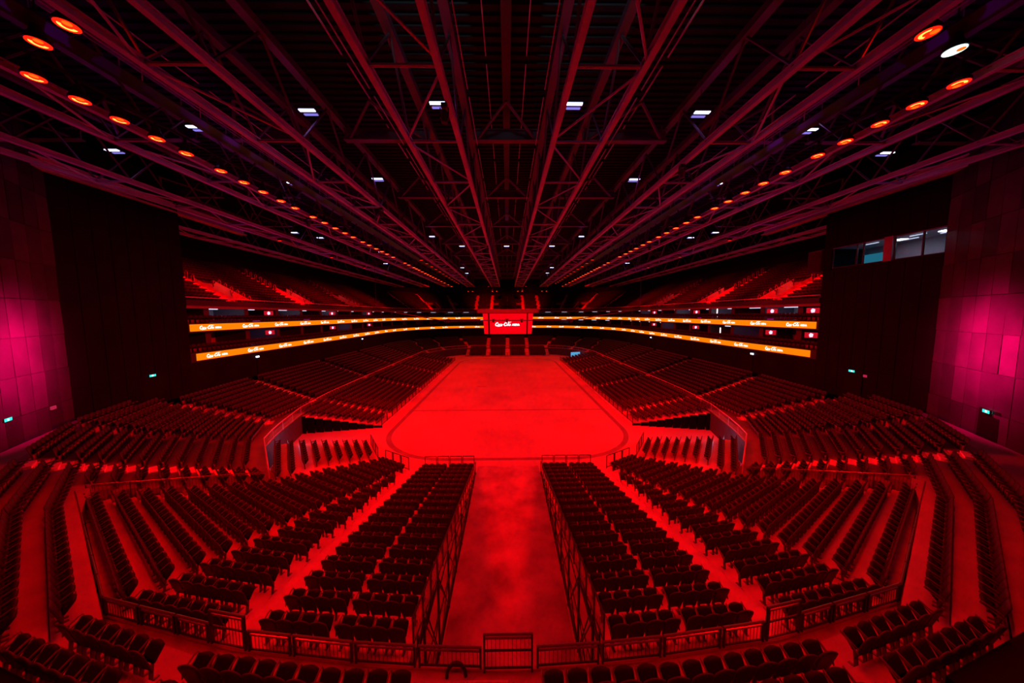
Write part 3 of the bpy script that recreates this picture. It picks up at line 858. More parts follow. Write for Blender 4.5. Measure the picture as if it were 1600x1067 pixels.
def logo_mesh(name, width, m):
    k = width/LW; mm = MB(); mm.add([((v[0]-cx0)*k, 0, (v[2]-.5)*k) for v in LOGO.v], LOGO.f); return mm.mesh(name, m)
lm = logo_mesh('logo_lettering', 2.75, M['white'])
P_ = [p for p, n in RP]
for lv, zc in enumerate((ZL, ZU)):
    for sx in (1, -1):
        s_ = sd(sx); lev = ('lower', 'upper')[lv]
        e = empty('light_band', (RX*sx, 60, zc))
        tag(e, f'{lev} orange LED band with white logos round the {s_} half of the bowl', 'LED band', 'LED bands on the balcony fronts')
        m = MB(); A = ring(.07, sx); B = ring(.01, sx)
        A = [(A[0][0], RY0+(.25 if lv else .7))]+A[1:]; B = [(B[0][0], A[0][1])]+B[1:]
        A = [(p[0]-RX*sx, p[1]-60) for p in A]; B = [(p[0]-RX*sx, p[1]-60) for p in B]
        riser(m, A, -RH, RH); strip(m, A, B, RH); strip(m, B, A, -RH); m.quad((*A[0], -RH), (*B[0], -RH), (*B[0], RH), (*A[0], RH))
        m.build('screen', M['orange'], e)
        S = 37.45-RY0 if lv else (38.0-RY0 if sx > 0 else 40.4-RY0)
        while S < LR[-1]-.8:
            p, d, n = ring_at(S)
            o = link('logo_lettering', lm, e, ((p[0]+n[0]*.09)*sx-RX*sx, p[1]+n[1]*.09-60, 0), math.atan2(-n[0]*sx, n[1])+PI)
            S += 5.8

# ------------------------------------------------------------------ hung scoreboard
t = empty('hanging_scoreboard', (0.1, 60, 10.3)); tag(t, 'hanging cube scoreboard with glowing red screens and white logo', 'scoreboard')
m = MB(); m.add([(-5.6,-2.6,3.95),(5.6,-2.6,3.95),(5.6,3.6,3.95),(-5.6,3.6,3.95),(-5.6,-2.6,4.6),(5.6,-2.6,4.6),(5.6,3.6,4.6),(-5.6,3.6,4.6)],
      [(0,3,2,1),(4,5,6,7),(0,1,5,4),(1,2,6,5),(2,3,7,6),(3,0,4,7)]); m.build('top_frame', M['frame'], t)
m = MB(); m.add([(-3.55,-1.6,0),(3.6,-1.6,0),(4.45,-.8,0),(4.45,3,0),(-4.45,3,0),(-4.45,-.8,0)]+[(-3.6,-1.6,3.95),(3.65,-1.6,3.95),(4.75,-.8,3.95),(4.75,3,3.95),(-4.75,3,3.95),(-4.75,-.8,3.95)],
      [(0,1,7,6),(1,2,8,7),(2,3,9,8),(3,4,10,9),(4,5,11,10),(5,0,6,11),(5,4,3,2,1,0),(6,7,8,9,10,11)]); m.build('body', M['black'], t)
e = MB().add([(-3.35,-1.66,.05),(3.4,-1.66,.05),(3.5,-1.66,3.85),(-3.45,-1.66,3.85)], [(0,1,2,3)]).build('front_screen', M['redled'], t)
o = link('logo_lettering', logo_mesh('logo_lettering_large', 4.55, M['white']), e, (-.1, -1.70, 1.85))
for sg in (-1, 1):
    MB().add([(sg*3.66,-1.64,.05),(sg*4.45,-.86,.05),(sg*4.75,-.86,3.85),(sg*3.74,-1.64,3.85)], [(0,1,2,3)]).build('side_screen', M['redled'], t)
MB().box(-3.4, 3.45, -1.69, -1.665, 2.28, 2.32).build('screen_seam', M['black'], t)
for x in (-4.5, 4.5):
    for y in (-2, 3): MB().bar((x, y, 4.6), (x*.9, y, 14.4), .018, 4).build('hoist_cable', M['black'], t)
# U-shaped hung rigging pipe with fixtures in front of it
t = empty('hung_rigging_pipe', (0, 56.5, 13)); tag(t, 'thin hung rigging pipe crossing in front of the scoreboard', 'rigging pipe')
def aty(u, v, y):
    d = ray(u, v); k = y/d.y; return Vector((d.x*k, y, H+d.z*k))
pp = [aty(588, 484, 56.5), aty(640, 492, 56.5), aty(698, 502, 56.5), aty(755, 500.5, 56.5), aty(830, 500.5, 56.5), aty(893, 500, 56.5), aty(950, 491, 56.5), aty(1000, 484, 56.5)]
MB().tube([p-Vector((0, 56.5, 13)) for p in pp], .09, 6).build('pipe', M['beam'], t)
for px in (588, 1000):
    a = aty(px, 484, 56.5)-Vector((0, 56.5, 13)); MB().bar(a, a+Vector((0,0,10.6)), .03, 5).build('hanger', M['black'], t)
for px, nm in ((771, 'left'), (792, 'middle'), (815, 'right'), (700, 'far left'), (893, 'far right')):
    p = aty(px, 500.5, 56.3)
    m = MB().lathe([(.12,-.1),(.22,0),(.22,.35),(.1,.5)], (0,0,0), 10).box(-.3,.3,-.06,.06,.45,.55)
    tag(m.build('stage_light', M['rubber'], None, (p.x, p.y, p.z-.3), 0), f'small black stage light on the hung pipe, {nm} of five', 'stage light', 'stage lights on the hung pipe')

# ------------------------------------------------------------------ front railing panels
R = [(0,7.75),(-3.5,7.9),(-8,8.42),(-13.1,9.55),(-22.4,15.8)]
LRr = plen(R)
def rail_panel(p, q, h, label, grp, name='front_railing', bars=.11, zb=4.36):
    A = Vector((p[0], p[1], zb)); d = Vector((q[0]-p[0], q[1]-p[1], 0)); l = d.length
    e = empty(name, A, math.atan2(d.y, d.x)); tag(e, label, 'railing' if name != 'railing_gate' else 'gate', grp)
    l -= .05
    m = MB(); m.tube([(0,0,h), (l,0,h)], .036, 8); m.hbar((.03,0,h-.11), (l-.03,0,h-.11), .03, .05); m.build('top_rail', M['rail'], e, smooth=False)
    for x in (.03, l-.03): MB().hbar((x,0,-.1), (x,0,h), .05, .07).build('post', M['black'], e)
    m = MB(); m.hbar((.03,0,.06), (l-.03,0,.06), .03, .05)
    if h > .95: m.hbar((.03,0,h*.55), (l-.03,0,h*.55), .03, .05)
    n = max(3, int(l/bars))
    for i in range(1, n): m.bar((l*i/n, 0, .06), (l*i/n, 0, h-.11), .008, 4)
    m.build('infill_bars', M['black'], e); return e
for sx in (1, -1):
    s = sd(sx); cuts = [.74, 2.55, 4.35, 6.2, 7.6, 8.9, 10.2, 11.7, 13.25]
    cuts = [min(c, LRr[3]) for c in cuts]
    tot = LRr[-1]; c2 = [LRr[3]+(tot-LRr[3])*i/7 for i in range(1, 8)]; cuts += c2
    for i in range(len(cuts)-1):
        p, _ = at(R, LRr, cuts[i]+.01); q, _ = at(R, LRr, cuts[i+1]-.01)
        tall = i in (4,)
        p, q = mx(p, sx), mx(q, sx)
        rail_panel(p, q, 1.05 if tall else .62, (f'taller barred gate in the front railing at the {s} stepped aisle' if tall else f'low barred railing panel, {s} half, {od(i+1)} from the middle gate'),
                   'front railing panels', 'railing_gate' if tall else 'front_railing')
rail_panel((-.7, 7.74), (.7, 7.74), 1.05, 'tall barred gate at the middle of the front railing', 'front railing panels', 'railing_gate')
# corner fence between corner bank and fixed seats
for sx in (1, -1):
    s = sd(sx); a, b = (-22.15, 16.05), (-16.5, 20.75)
    for i in range(5):
        p = lerp(a, b, i/5); q = lerp(a, b, (i+1)/5); z0 = 4.15-.36*i; z1 = 4.15-.36*(i+1)
        A = Vector((p[0]*sx, p[1], z0)); B = Vector((q[0]*sx, q[1], z1)); z = Vector((0,0,1)); d = B-A
        e = empty('fence_panel', A); tag(e, f'sloping fence panel at the end of the {s} corner bank, {od(i+1)} from the railing', 'fence', 'corner fence panels')
        m = MB(); m.bar(z*1.02, d*.985+z*1.02, .03, 6); m.bar(z*.92, d*.985+z*.92, .018, 5); m.build('top_rail', M['rail'], e)
        MB().bar(z*-.3, z*1.02, .025, 6).build('post', M['black'], e)
        m = MB(); m.bar(z*.1, d*.985+z*.1, .015, 5)
        for h in range(1, 11): m.bar(d*(h/11)+z*.1, d*(h/11)+z*.92, .007, 4)
        m.build('infill_bars', M['black'], e)
# fences along the fronts of the stands
def front_panel(name, l, h=1.15):
    m = MB(); m.hbar((0,0,h), (l,0,h), .05, .05); m.hbar((0,0,.1), (l,0,.1), .05, .05); m.hbar((.025,0,0), (.025,0,h), .05, .05); m.hbar((l-.025,0,0), (l-.025,0,h), .05, .05)
    for i in range(1, 9): m.bar((l*i/9,0,.1), (l*i/9,0,h), .006, 4)
    return m.mesh(name, M['black'])
fp = front_panel('barrier_panel', 1.1)
for sx in (1, -1):
    s = sd(sx)
    def run(a, b, n, z, what, grp):
        for i in range(n):
            p = lerp(a, b, i/n); q = lerp(a, b, (i+1)/n); d = (q[0]*sx-p[0]*sx, q[1]-p[1]); l = math.hypot(*d)
            o = link('barrier_panel', fp, None, (p[0]*sx, p[1], z), math.atan2(d[1], d[0])); o.scale = ((l-.06)/1.1, 1, 1)
            tag(o, f'black mesh barrier panel, {what}, {od(i+1)} from {"the gangway" if grp else "the camera"}', 'barrier', 'barrier panels in front of the stands')
    run((-3.0, 26.95), (-7.45, 26.95), 4, .3, f'front of {s} centre bank', 1)
    run((-8.75, 26.75), (-11.5, 28.45), 3, .3, f'front of {s} corner bank', 1)
    run((-12.35, 28.95), (-14.5, 32.3), 3, .3, f'front of {s} third bank', 1)
    n = 30
    for i in range(n):
        y0 = 38.2+i*55.2/n
        o = link('barrier_panel', fp, None, (-15.7*sx, y0, .3), PI/2); o.scale = ((55.2/n-.06)/1.1, 1, .95)
        tag(o, f'black barrier panel along the {s} side stand front, {od(i+1)} from the camera', 'barrier', 'barrier panels in front of the stands')
for i in range(14):
    o = link('barrier_panel', fp, None, (-14+2*i, 103.6, .3), 0); o.scale = (1.94/1.1, 1, .9)
    tag(o, f'black barrier panel along the far end stand, {od(i+1)} from the left', 'barrier', 'barrier panels in front of the stands')

# ------------------------------------------------------------------ side walls near the camera
def panel_wall(name, a, b, z0, z1, pw, ph, m, holes=(), tilt=.0, thick=.12):
    mb = MB(); L = math.dist(a, b); n = max(1, round(L/pw)); nz = max(1, round((z1-z0)/ph)); ax = ((b[0]-a[0])/L, (b[1]-a[1])/L); nr = (-ax[1], ax[0])
    for i in range(n):
        for k in range(nz):
            s0, s1 = L*i/n+.02, L*(i+1)/n-.02; q0, q1 = z0+(z1-z0)*k/nz+.025, z0+(z1-z0)*(k+1)/nz-.025
            t1, t2 = (random.uniform(-tilt, tilt) for _ in range(2))
            P = []
            for off in (0, thick):
                for ss, zz, tt in ((s0, q0, t1), (s1, q0, t2), (s1, q1, -t1), (s0, q1, -t2)):
                    P.append((a[0]+ax[0]*ss+nr[0]*(off+tt), a[1]+ax[1]*ss+nr[1]*(off+tt), zz))
            mb.add(P, [(0,1,2,3),(7,6,5,4),(0,4,5,1),(1,5,6,2),(2,6,7,3),(3,7,4,0)])
    # backing
    mb.quad((a[0]+nr[0]*.06, a[1]+nr[1]*.06, z0), (b[0]+nr[0]*.06, b[1]+nr[1]*.06, z0), (b[0]+nr[0]*.06, b[1]+nr[1]*.06, z1), (a[0]+nr[0]*.06, a[1]+nr[1]*.06, z1))
    return mb.build(name, m)
W0, W1, W2 = (-35.0, 34.8), (-34.7, 24.9), (-25.5, 9.5)
for sx in (1, -1):
    s = sd(sx)
    if sx > 0:
        o = panel_wall('wall_left', mx(W0, sx), mx(W1, sx), 4.9, 28, 1.24, 3.1, M['wall'], tilt=.01)
    else:
        # opening for the control room windows
        zA, zB = 18.75, 20.85
        o = panel_wall('wall_right', mx(W0, sx), mx(W1, sx), 4.9, zA, 1.24, 3.4, M['wall'], tilt=.01)
        o2 = panel_wall('wall_right_upper', mx(W0, sx), mx(W1, sx), zB, 28, 1.24, 3.5, M['wall'], tilt=.01); struct(o2)
    struct(o, f'dark panelled wall on the {s}')
    o = panel_wall(f'wall_{s}_near', mx(W1, sx), mx(W2, sx), 4.9, 28, 1.25, 2.6, M['panel'], tilt=.018)
    struct(o, f'brushed metal panel wall at the {s} edge with a magenta sheen')
    # doors (dark openings with frames) and exit signs
    for i, (u, v, zb) in enumerate(((237, 613, 5.95), (14, 716, 5.3))):
        if i == 0: p = atx(u, v, RX+.15); c = (p[0], p[1]); ax = (0.03, -1)
        else:
            d = ray(u, v); dx, dy = W2[0]-W1[0], W2[1]-W1[1]
            tt = (W1[0]*dy-W1[1]*dx)/(d.x*dy-d.y*dx); c = (d.x*tt, d.y*tt); l = math.hypot(dx, dy); ax = (dx/l, dy/l); c = (c[0]+.12*-ax[1]*-1, c[1])
        c2 = (c[0]*sx, c[1]); a2 = (ax[0]*sx, ax[1])
        m = MB(); m.obox(c2, a2, .85, .1, zb, zb+2.35)
        struct(m.build(f'door_{i+1+(2 if sx<0 else 0)}', M['void']), f'dark doorway in the {s} wall')
        nrm = (-a2[1]*(-1 if sx > 0 else 1)*-1, a2[0]*(-1 if sx > 0 else 1)*-1)
        nx = (1 if sx > 0 else -1)
        nv = Vector((abs(a2[1])*nx, (.3 if i else 0), 0)).normalized()
        sp = (c2[0]+nv.x*.22, c2[1]+nv.y*.22, zb+2.12)
        e = empty('exit_sign', sp, math.atan2(a2[1], a2[0])); tag(e, f'small green-blue exit sign over the {("farther","nearer")[i]} {s} doorway', 'exit sign', 'exit signs')
        MB().box(-.3,.3,-.05,.05,0,.24).build('housing', M['rubber'], e)
        f = MB(); f.box(-.28,.28,-.062,.062,.02,.22); f.build('face', M['exit'], e)
        f = MB(); f.box(-.05,.1,-.066,.066,.06,.18); f.build('pictogram', M['white'], e)
    for i, (u, v) in enumerate(((217, 595), (79, 637))):
        if i == 0: p = atx(u, v, RX+.15); c = (p[0]*sx, p[1], p[2]); rz = PI/2
        else:
            d = ray(u, v); dx, dy = W2[0]-W1[0], W2[1]-W1[1]; tt = (W1[0]*dy-W1[1]*dx)/(d.x*dy-d.y*dx)
            c = ((d.x*tt+.2)*sx, d.y*tt, H+d.z*tt); rz = math.atan2(dy, dx*sx)
            if sx < 0: continue
        tag(MB().box(-.22,.22,-.05,.05,-.12,.12).build('wall_sign', M['pink'], None, c, rz), f'small pink lit sign on the {s} wall, {("farther","nearer")[i]} one', 'sign')
    # parapet at the bottom corner, its unlit darkness put into black
    a, b = (atz(0, 1022, 5.95), atz(95, 1068, 5.95)); dx, dy = b[0]-a[0], b[1]-a[1]; l = math.hypot(dx, dy)
    c = ((a[0]+b[0])/2+dy/l*.45-dx/l*1.5, (a[1]+b[1])/2-dx/l*.45-dy/l*1.5)
    m = MB(); m.obox((c[0]*sx, c[1]), (dx/l*sx, dy/l), l/2+1.7, .3, 5.2, 5.95)
    struct(m.build(f'wall_parapet_{s}', M['void']), f'black parapet at the {s} bottom corner')
    # concourse portals under the lower band
    for q, (u, v) in enumerate(((402, 553), (566, 527))):
        p = atx(u, v, RX+.1); m = MB(); m.box(-.05,.05,-1.1,1.1,5.0,7.9)
        struct(m.build(f'door_{5+q+(2 if sx<0 else 0)}', M['void'], None, (RX*sx+.06*sx, p[1]+1.0, 0)), f'dark portal under the {s} lower light band')
        tag(MB().box(-.05,.05,-.25,.25,0,.2).build('portal_sign', M['work'], None, ((RX+.12)*sx, p[1], 8.15)), f'tiny white lit sign above the {od(q+1)} {s} portal', 'sign')
    # exit signs in the upper vomitories
    for q, y in enumerate((43.2, 57.7, 75.7)):
        tag(MB().box(-.06,.06,-.35,.35,0,.2).build('vomitory_sign', M['white'], None, (ring(-.25-.8*7+.15, sx)[0][0], y, 17.35)), f'white lit sign in the {od(q+1)} {s} upper tier doorway', 'sign')
# control room behind the right wall
ys = sorted([atx(u, 390, 34.9)[1] for u in (1303, 1340, 1350, 1385, 1398, 1442, 1490)])
yA, yB = ys[0], ys[-1]
m = MB(); x0, x1 = 35.06, 39.5
m.quad((x1,yA-.2,18.5),(x1,yB+3.0,18.5),(x1,yB+3.0,21),(x1,yA-.2,21)); m.quad((x0,yA-.2,18.6),(x1,yA-.2,18.6),(x1,yB+3.0,18.6),(x0,yB+3.0,18.6)); m.quad((x0,yA-.2,21),(x1,yA-.2,21),(x1,yB+3.0,21),(x0,yB+3.0,21))
m.quad((x0,yA-.2,18.6),(x1,yA-.2,18.6),(x1,yA-.2,21),(x0,yA-.2,21)); m.quad((x0,yB+3.0,18.6),(x1,yB+3.0,18.6),(x1,yB+3.0,21),(x0,yB+3.0,21))
struct(m.build('wall_control_room', M['suite']), 'inside of the control room behind the right wall')
m = MB(); m.box(34.7,35.2, yB, 34.8, 18.7, 20.9); m.box(34.7,35.2, 24.9, yA, 18.7, 20.9)
yM0, yM1 = ys[2], ys[3]
struct(m.build('wall_right_jamb', M['wall']), 'wall pieces beside the control room windows')
tag(MB().box(34.62,35.0, yM0, yM1, 18.7, 20.9).build('window_pier', M['pier']), 'crimson pier between the two control room windows', 'pier')
spans = [(ys[3], ys[6], (ys[4],ys[5])), (ys[0], ys[2], (ys[1],))]
for i, (a, b, mul) in enumerate(spans):
    e = empty(f'window_{i+1}', (34.9, (a+b)/2, 19.8)); struct(e, f'{("farther","nearer")[i]} window of the control room high on the right wall')
    h = (b-a)/2; m = MB()
    m.box(-.06,.06,-h,h,-1.05,-.98); m.box(-.06,.06,-h,h,.98,1.05); m.box(-.06,.06,-h,-h+.06,-1,1); m.box(-.06,.06,h-.06,h,-1,1)
    for y in mul: m.box(-.06,.06,y-(a+b)/2-.05,y-(a+b)/2+.05,-1,1)
    m.build('window_frame', M['fascia'], e)
    MB().box(-.01,.01,-h,h,-1,1).build('pane', M['glass'], e)
    MB().box(-.14,-.02,-h,h,1.0,1.06).build('head_rail', M['rail'], e)
bl = MB().quad((0,ys[3]+.25,18.9),(0,ys[4],18.9),(0,ys[4],20.3),(0,ys[3]+.25,20.3))
bA, bB = atx(1352, 384, 39.2), atx(1384, 408, 39.2)
tag(MB().box(39.2,39.3,min(bA[1],bB[1]),max(bA[1],bB[1]),18.62,20.3).build('lit_blind', M['cyan']), 'cyan lit blind at the back of the control room', 'blind')
for i, (y, x) in enumerate(((31.3,36.2),(29.3,37.5),(27.8,36.2),(26.8,37.6),(25.6,36.4),(25.0,37.8))):
    tag(MB().box(-.06,.06,-.55,.55,0,.05).build('strip_light', M['strip'], None, (x, y, 20.82)), f'white ceiling strip light in the control room, {od(i+1)} from the far end', 'strip light', 'control room strip lights')
# added sheet glowing in place of tunnel light, behind the side stand
p = atz(897, 548, 1.5)
tag(MB().box(-1.6,1.6,-.1,.1,0,2.1).build('lit_backdrop', M['blue'], None, (21.3, 97.5, 0), .35), 'pale blue lit backdrop in the far right tunnel mouth', 'backdrop')

# ------------------------------------------------------------------ roof
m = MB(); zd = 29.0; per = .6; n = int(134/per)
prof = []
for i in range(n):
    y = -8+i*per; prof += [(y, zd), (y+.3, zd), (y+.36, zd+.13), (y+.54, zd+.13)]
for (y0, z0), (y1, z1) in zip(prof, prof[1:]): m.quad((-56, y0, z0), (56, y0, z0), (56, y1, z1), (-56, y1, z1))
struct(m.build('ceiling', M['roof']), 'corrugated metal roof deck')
ZB, ZT = 24.0, 27.6
TRX = [(-2.72,-5.6), (-11.75,-14.35), (-20.0,-22.4), (-28.1,-30.6), (-37.2,-39.8)]
Y0t, BAY, NB = 2.4, 5.6, 20
def unit_bar(name, l, r, m, n=6): return MB().bar((0,0,0), (0,l,0), r, n).mesh(name, m)
names = ['innermost', 'second', 'third', 'fourth', 'outermost']
for sx in (1, -1):
    for ti, (xa, xb) in enumerate(TRX):
        xa, xb = xa*sx, xb*sx; xc = (xa+xb)/2
        e = empty('roof_truss', (xc, Y0t, ZB)); far = Y0t+BAY*NB
        tag(e, f'crimson steel box truss running away under the roof, {names[ti]} on the {sd(sx)}', 'truss', 'long roof trusses')
        Lg = BAY*NB
        if ti == 0:
            chm = MB().ibeam((0,0,0), (0,Lg,0), .26, .28, .06).mesh('bottom_chord', M['steel']); chm2 = MB().hbar((0,0,0), (0,Lg,0), .45, .4).mesh('top_chord', M['beam'])
            wa = abs(xa-xb); cb = MB().bar((-wa/2,0,0), (wa/2,0,0), .085, 6).mesh('cross_bar', M['steel'])
        for x in (xa, xb):
            link('bottom_chord', chm, e, (x-xc, 0, 0)); link('top_chord', chm2, e, (x-xc, 0, ZT-ZB))
            w = MB()
            for b in range(NB):
                y = b*BAY
                w.bar((x-xc, y, .1), (x-xc, y+BAY/2, ZT-ZB-.1), .07, 5); w.bar((x-xc, y+BAY/2, ZT-ZB-.1), (x-xc, y+BAY, .1), .07, 5)
            w.build('web', M['beam'], e)
        hw = abs(xa-xb)/2
        for b in range(NB+1):
            o = link('cross_bar', cb, e, (0, b*BAY, 0)); o.scale.x = hw*2/wa
        for b in range(NB):
            sgn = 1 if (b+ti) % 2 else -1
            MB().bar((-hw*sgn, b*BAY+.3, 0), (hw*sgn, (b+1)*BAY-.3, 0), .06, 5).build('diagonal', M['steel'], e)
# cross beams between the trusses
ys_b = [13.0, 24.2, 35.4, 46.6, 57.8, 69, 80.2, 91.4, 102.6, 113.8]
xs_b = sorted([x for pr in TRX for x in pr]+[-x for pr in TRX for x in pr])
gaps = [(-2.4, 2.4)]
for sx in (1, -1):
    for (a, b), (c, d) in zip(TRX, TRX[1:]): gaps.append(tuple(sorted((b*sx, c*sx))))
gl = {0:'central bay'}
for gi, (a, b) in enumerate(gaps):
    nm = 'the central bay' if gi == 0 else f'{od((gi-1) % 4+1)} bay on the {"left" if gi <= 4 else "right"}'
    for bi, y in enumerate(ys_b):
        e = empty('roof_cross_beam', ((a+b)/2, y, 27.0)); h = (b-a)/2
        tag(e, f'steel cross beam between trusses in {nm}, {od(bi+1)} from the camera', 'beam', 'cross beams between the roof trusses')
        MB().ibeam((-h,0,0), (h,0,0), .5, .7, .08).build('beam', M['beam'], e)
        if bi < 6:
            br = MB(); br.bar((-h*.9, 0, -.3), (0, -3.0, .5), .1, 5); br.bar((h*.9, 0, -.3), (0, -3.0, .5), .1, 5); br.build('knee_brace', M['beam'], e)
e = MB().hbar((0,0,0), (0,118,0), .5, .6).build('roof_ridge_beam', M['fascia'], None, (0, 0, 28.4)); tag(e, 'long dark ridge beam along the centre line of the roof', 'beam')
# conduits and cables parallel to the trusses
for sx in (1, -1):
    for i, (x, z) in enumerate(((-1.1, 27.9), (-2.1, 26.2), (-7.4, 26.2), (-8.8, 27.9), (-16.5, 26.4), (-24.8, 26.4))):
        m = MB(); y = 2.0
        while y < 110: m.bar((0, y, 0), (0, y+5.0, 0), .035 if i != 3 else .05, 4); y += 5.6
        tag(m.build('roof_conduit', M['steel'], None, (x*sx, 0, z)), f'thin conduit line under the roof, {od(i+1)} out from the centre on the {sd(sx)}', 'conduit', 'conduits under the roof')
    # catwalk beside the lamp rows
    e = empty('lighting_catwalk', (-17.6*sx, 0, 25.0)); tag(e, f'narrow lighting catwalk hung beside the {sd(sx)} row of red lamps', 'catwalk')
    MB().box(-.5, .5, 2, 112, -.06, 0).build('walk_deck', M['black'], e)
    m = MB()
    for x in (-.5, .5):
        for zz in (.5, 1.0): m.bar((x, 2, zz), (x, 112, zz), .025, 4)
        y = 2
        while y < 112: m.bar((x, y, 0), (x, y, 1.0), .02, 4); y += 2.8
    m.build('hand_rail', M['steel'], e)
    # roof edge beam over the side wall
    tag(MB().ibeam((-33.2*sx, 4, 0), (-35.6*sx, 44, 0), .9, .8, .12).build('roof_edge_beam', M['steel'], None, (0, 0, 25.2)), f'wide crimson edge beam where the roof meets the {sd(sx)} wall', 'beam')

# ------------------------------------------------------------------ lamps
def lamp_proto(white=False):
    e = empty('high_bay_lamp')
    MB().lathe([(.10,.62),(.16,.6),(.2,.35),(.34,.12),(.36,.0),(.33,0)], (0,0,0), 18).build('housing', M['rubber'], e)
    MB().box(-.05,.05,-.05,.05,.6,.85).build('bracket', M['black'], e)
    MB().lathe([(.32,.0),(.32,-.015)], (0,0,0), 18).build('reflector', M['lensWd'] if white else M['lensR'], e)
    m = MB()
    ring_n = 14; vs = []
    for i in range(ring_n+1):
        t = PI*.35+PI*1.0*i/ring_n; vs += [(.13*math.cos(t), .13*math.sin(t), -.02), (.23*math.cos(t), .23*math.sin(t), -.02)]
    m.add(vs, [(2*i, 2*i+1, 2*i+3, 2*i+2) for i in range(ring_n)])
    m.build('hot_lens', M['lensW'] if white else M['lensY'], e)
    MB().lathe([(.12,-.016),(.12,-.026)], (.13,-.1,0), 12).build('amber_lens', M['lensO'], e)
    return e
lampY = [(77,121),(146,157),(211,188),(266,217),(313,240),(364,267),(398,285),(429,300),(455,314),(474,325),(502,339),(519,348),(535,356.5),(549,364),(561,370.5),
 (575,378),(586,383),(594.5,388.5),(603,393),(610.5,397),(620.5,401.7),(637.5,411),(643,414),(650.5,418),(654,420),(658,422),(662.5,424.5),(666,427),(670.5,429),(674,431),
 (677.5,433),(682,435),(687,437.2),(692,439.5),(697,442),(703,444.8),(709,447.5)]
LZ = 23.75
lpos = []
for u, v in lampY:
    p = atz(u, v, LZ)
    y = p[1] if p[1] < 112 else 112
    lpos.append((-19.35, y))
lp = lamp_proto(); lw = lamp_proto(True); used = [False, False]
LIGHTS = []
def put_lamp(x, y, z, label, grp, white=False, rz=0):
    i = 1 if white else 0; src = lw if white else lp
    o = copy_tree(src) if used[i] else src; used[i] = True
    o.location = (x, y, z); o.rotation_euler = (0, 0, rz); tag(o, label, 'lamp', grp); return o
for sx in (1, -1):
    for i, (x, y) in enumerate(lpos):
        put_lamp(x*sx, y, LZ, f'glowing red lamp in the {sd(sx)} row under the truss, {od(i+1)} from the camera', 'red lamps in two rows under the roof', rz=0 if sx > 0 else PI/2)
    for i, (u, v) in enumerate(((105, 40), (60, 67))):
        p = atz(u, v, LZ+.6); w = (sx < 0 and i == 1)
        put_lamp(p[0]*sx, p[1], LZ+.6, (f'glowing {"white" if w else "red"} lamp at the top {sd(sx)} corner, {("upper","outer")[i]} one' ), 'corner lamps', w)
    # pairs at the far end
    for i, u in enumerate((735.5, 742, 771, 777.5)):
        p = atz(u, 457.5, 22.4); put_lamp(p[0]*sx+(0 if sx > 0 else .1), 116, 22.4, f'small red lamp above the far end, {sd(sx)} half, {od(i+1)} from the side', 'far end red lamps')
for sx in (1, -1):
    e = empty('lamp_mounting_rail', (-19.35*sx, 0, 24.65)); tag(e, f'straight steel rail carrying the {sd(sx)} row of red lamps', 'rail', 'lamp mounting rails')
    MB().hbar((0, 4, 0), (0, 113, 0), .1, .12).build('rail', M['black'], e)
    for i in range(20): MB().hbar((0, 2.45+5.6*i+2.8, 0), (-.65*sx, 2.45+5.6*i+2.8, -.5), .08, .08).build('outrigger', M['black'], e)
for o in [o for o in bpy.data.objects if o.name.startswith('high_bay_lamp') and abs(abs(o.location.x)-19.35) > .01]:
    MB().bar((0,0,.8), (0,0,29.0-o.location.z), .03, 5).build('hanger', M['black'], o)
# second dim row above the far lamps
for sx in (1, -1):
    for i in range(12):
        y = 62+4.2*i
        m = MB().box(-.3,.3,-.18,.18,-.1,.1); e = empty('dim_flood_light', (-16.6*sx, y, 24.6)); tag(e, f'unlit floodlight above the {sd(sx)} lamp row, {od(i+1)} from the camera', 'floodlight', 'unlit floodlights')
        m.build('housing', M['black'], e); MB().box(-.27,.27,-.15,.15,-.115,-.1).build('lens', M['lensR'], e)

# work lights
wl = [(483,176),(685,165),(308,201),(591,281),(180,237),(459,287),(675,370),(501,372),(461,364),(596,394),(722,385),(722.5,418.5),(729.5,427),(603,412),(791.5,385)]
wm1 = MB().box(-.45,.45,-.1,.1,-.02,.03).mesh('tube', M['work']); wm2 = MB().box(-.4,.4,-.07,.07,-.02,.03).mesh('dim_tube', M['workd'])
wh = MB().box(-.5,.5,-.35,.35,.03,.16).mesh('housing', M['black'])
WL = []
for sx in (1, -1):
    for i, (u, v) in enumerate(wl):
        if sx < 0 and u > 780: continue
        p = atz(u, v, 26.0)
        if abs(p[0]) > 48 or p[1] > 116: continue
        e = empty('work_light', (p[0]*sx, p[1], 26.0)); tag(e, f'blue-white work light under the roof, {sd(sx)} side, near pixel column order {od(i+1)}', 'work light', 'work lights under the roof')
        link('housing', wh, e); link('tube', wm1, e, (0, -.2, 0)); link('dim_tube', wm2, e, (0, .2, 0))
        MB().bar((0,0,.16), (0,0,3.0), .02, 4).build('hanger', M['black'], e)
        WL.append((p[0]*sx, p[1], i))
by = sorted([o for o in bpy.data.objects if o.name.startswith('work_light') and o.parent is None and o.type == 'EMPTY'], key=lambda o: o.location.y)
cnt = {'left': 0, 'right': 0, 'middle': 0}
for o in by:
    s = 'left' if o.location.x < -.5 else ('right' if o.location.x > .5 else 'middle'); cnt[s] += 1
    o['label'] = f'blue-white work light hanging under the roof, {od(cnt[s])} nearest of those on the {s}'

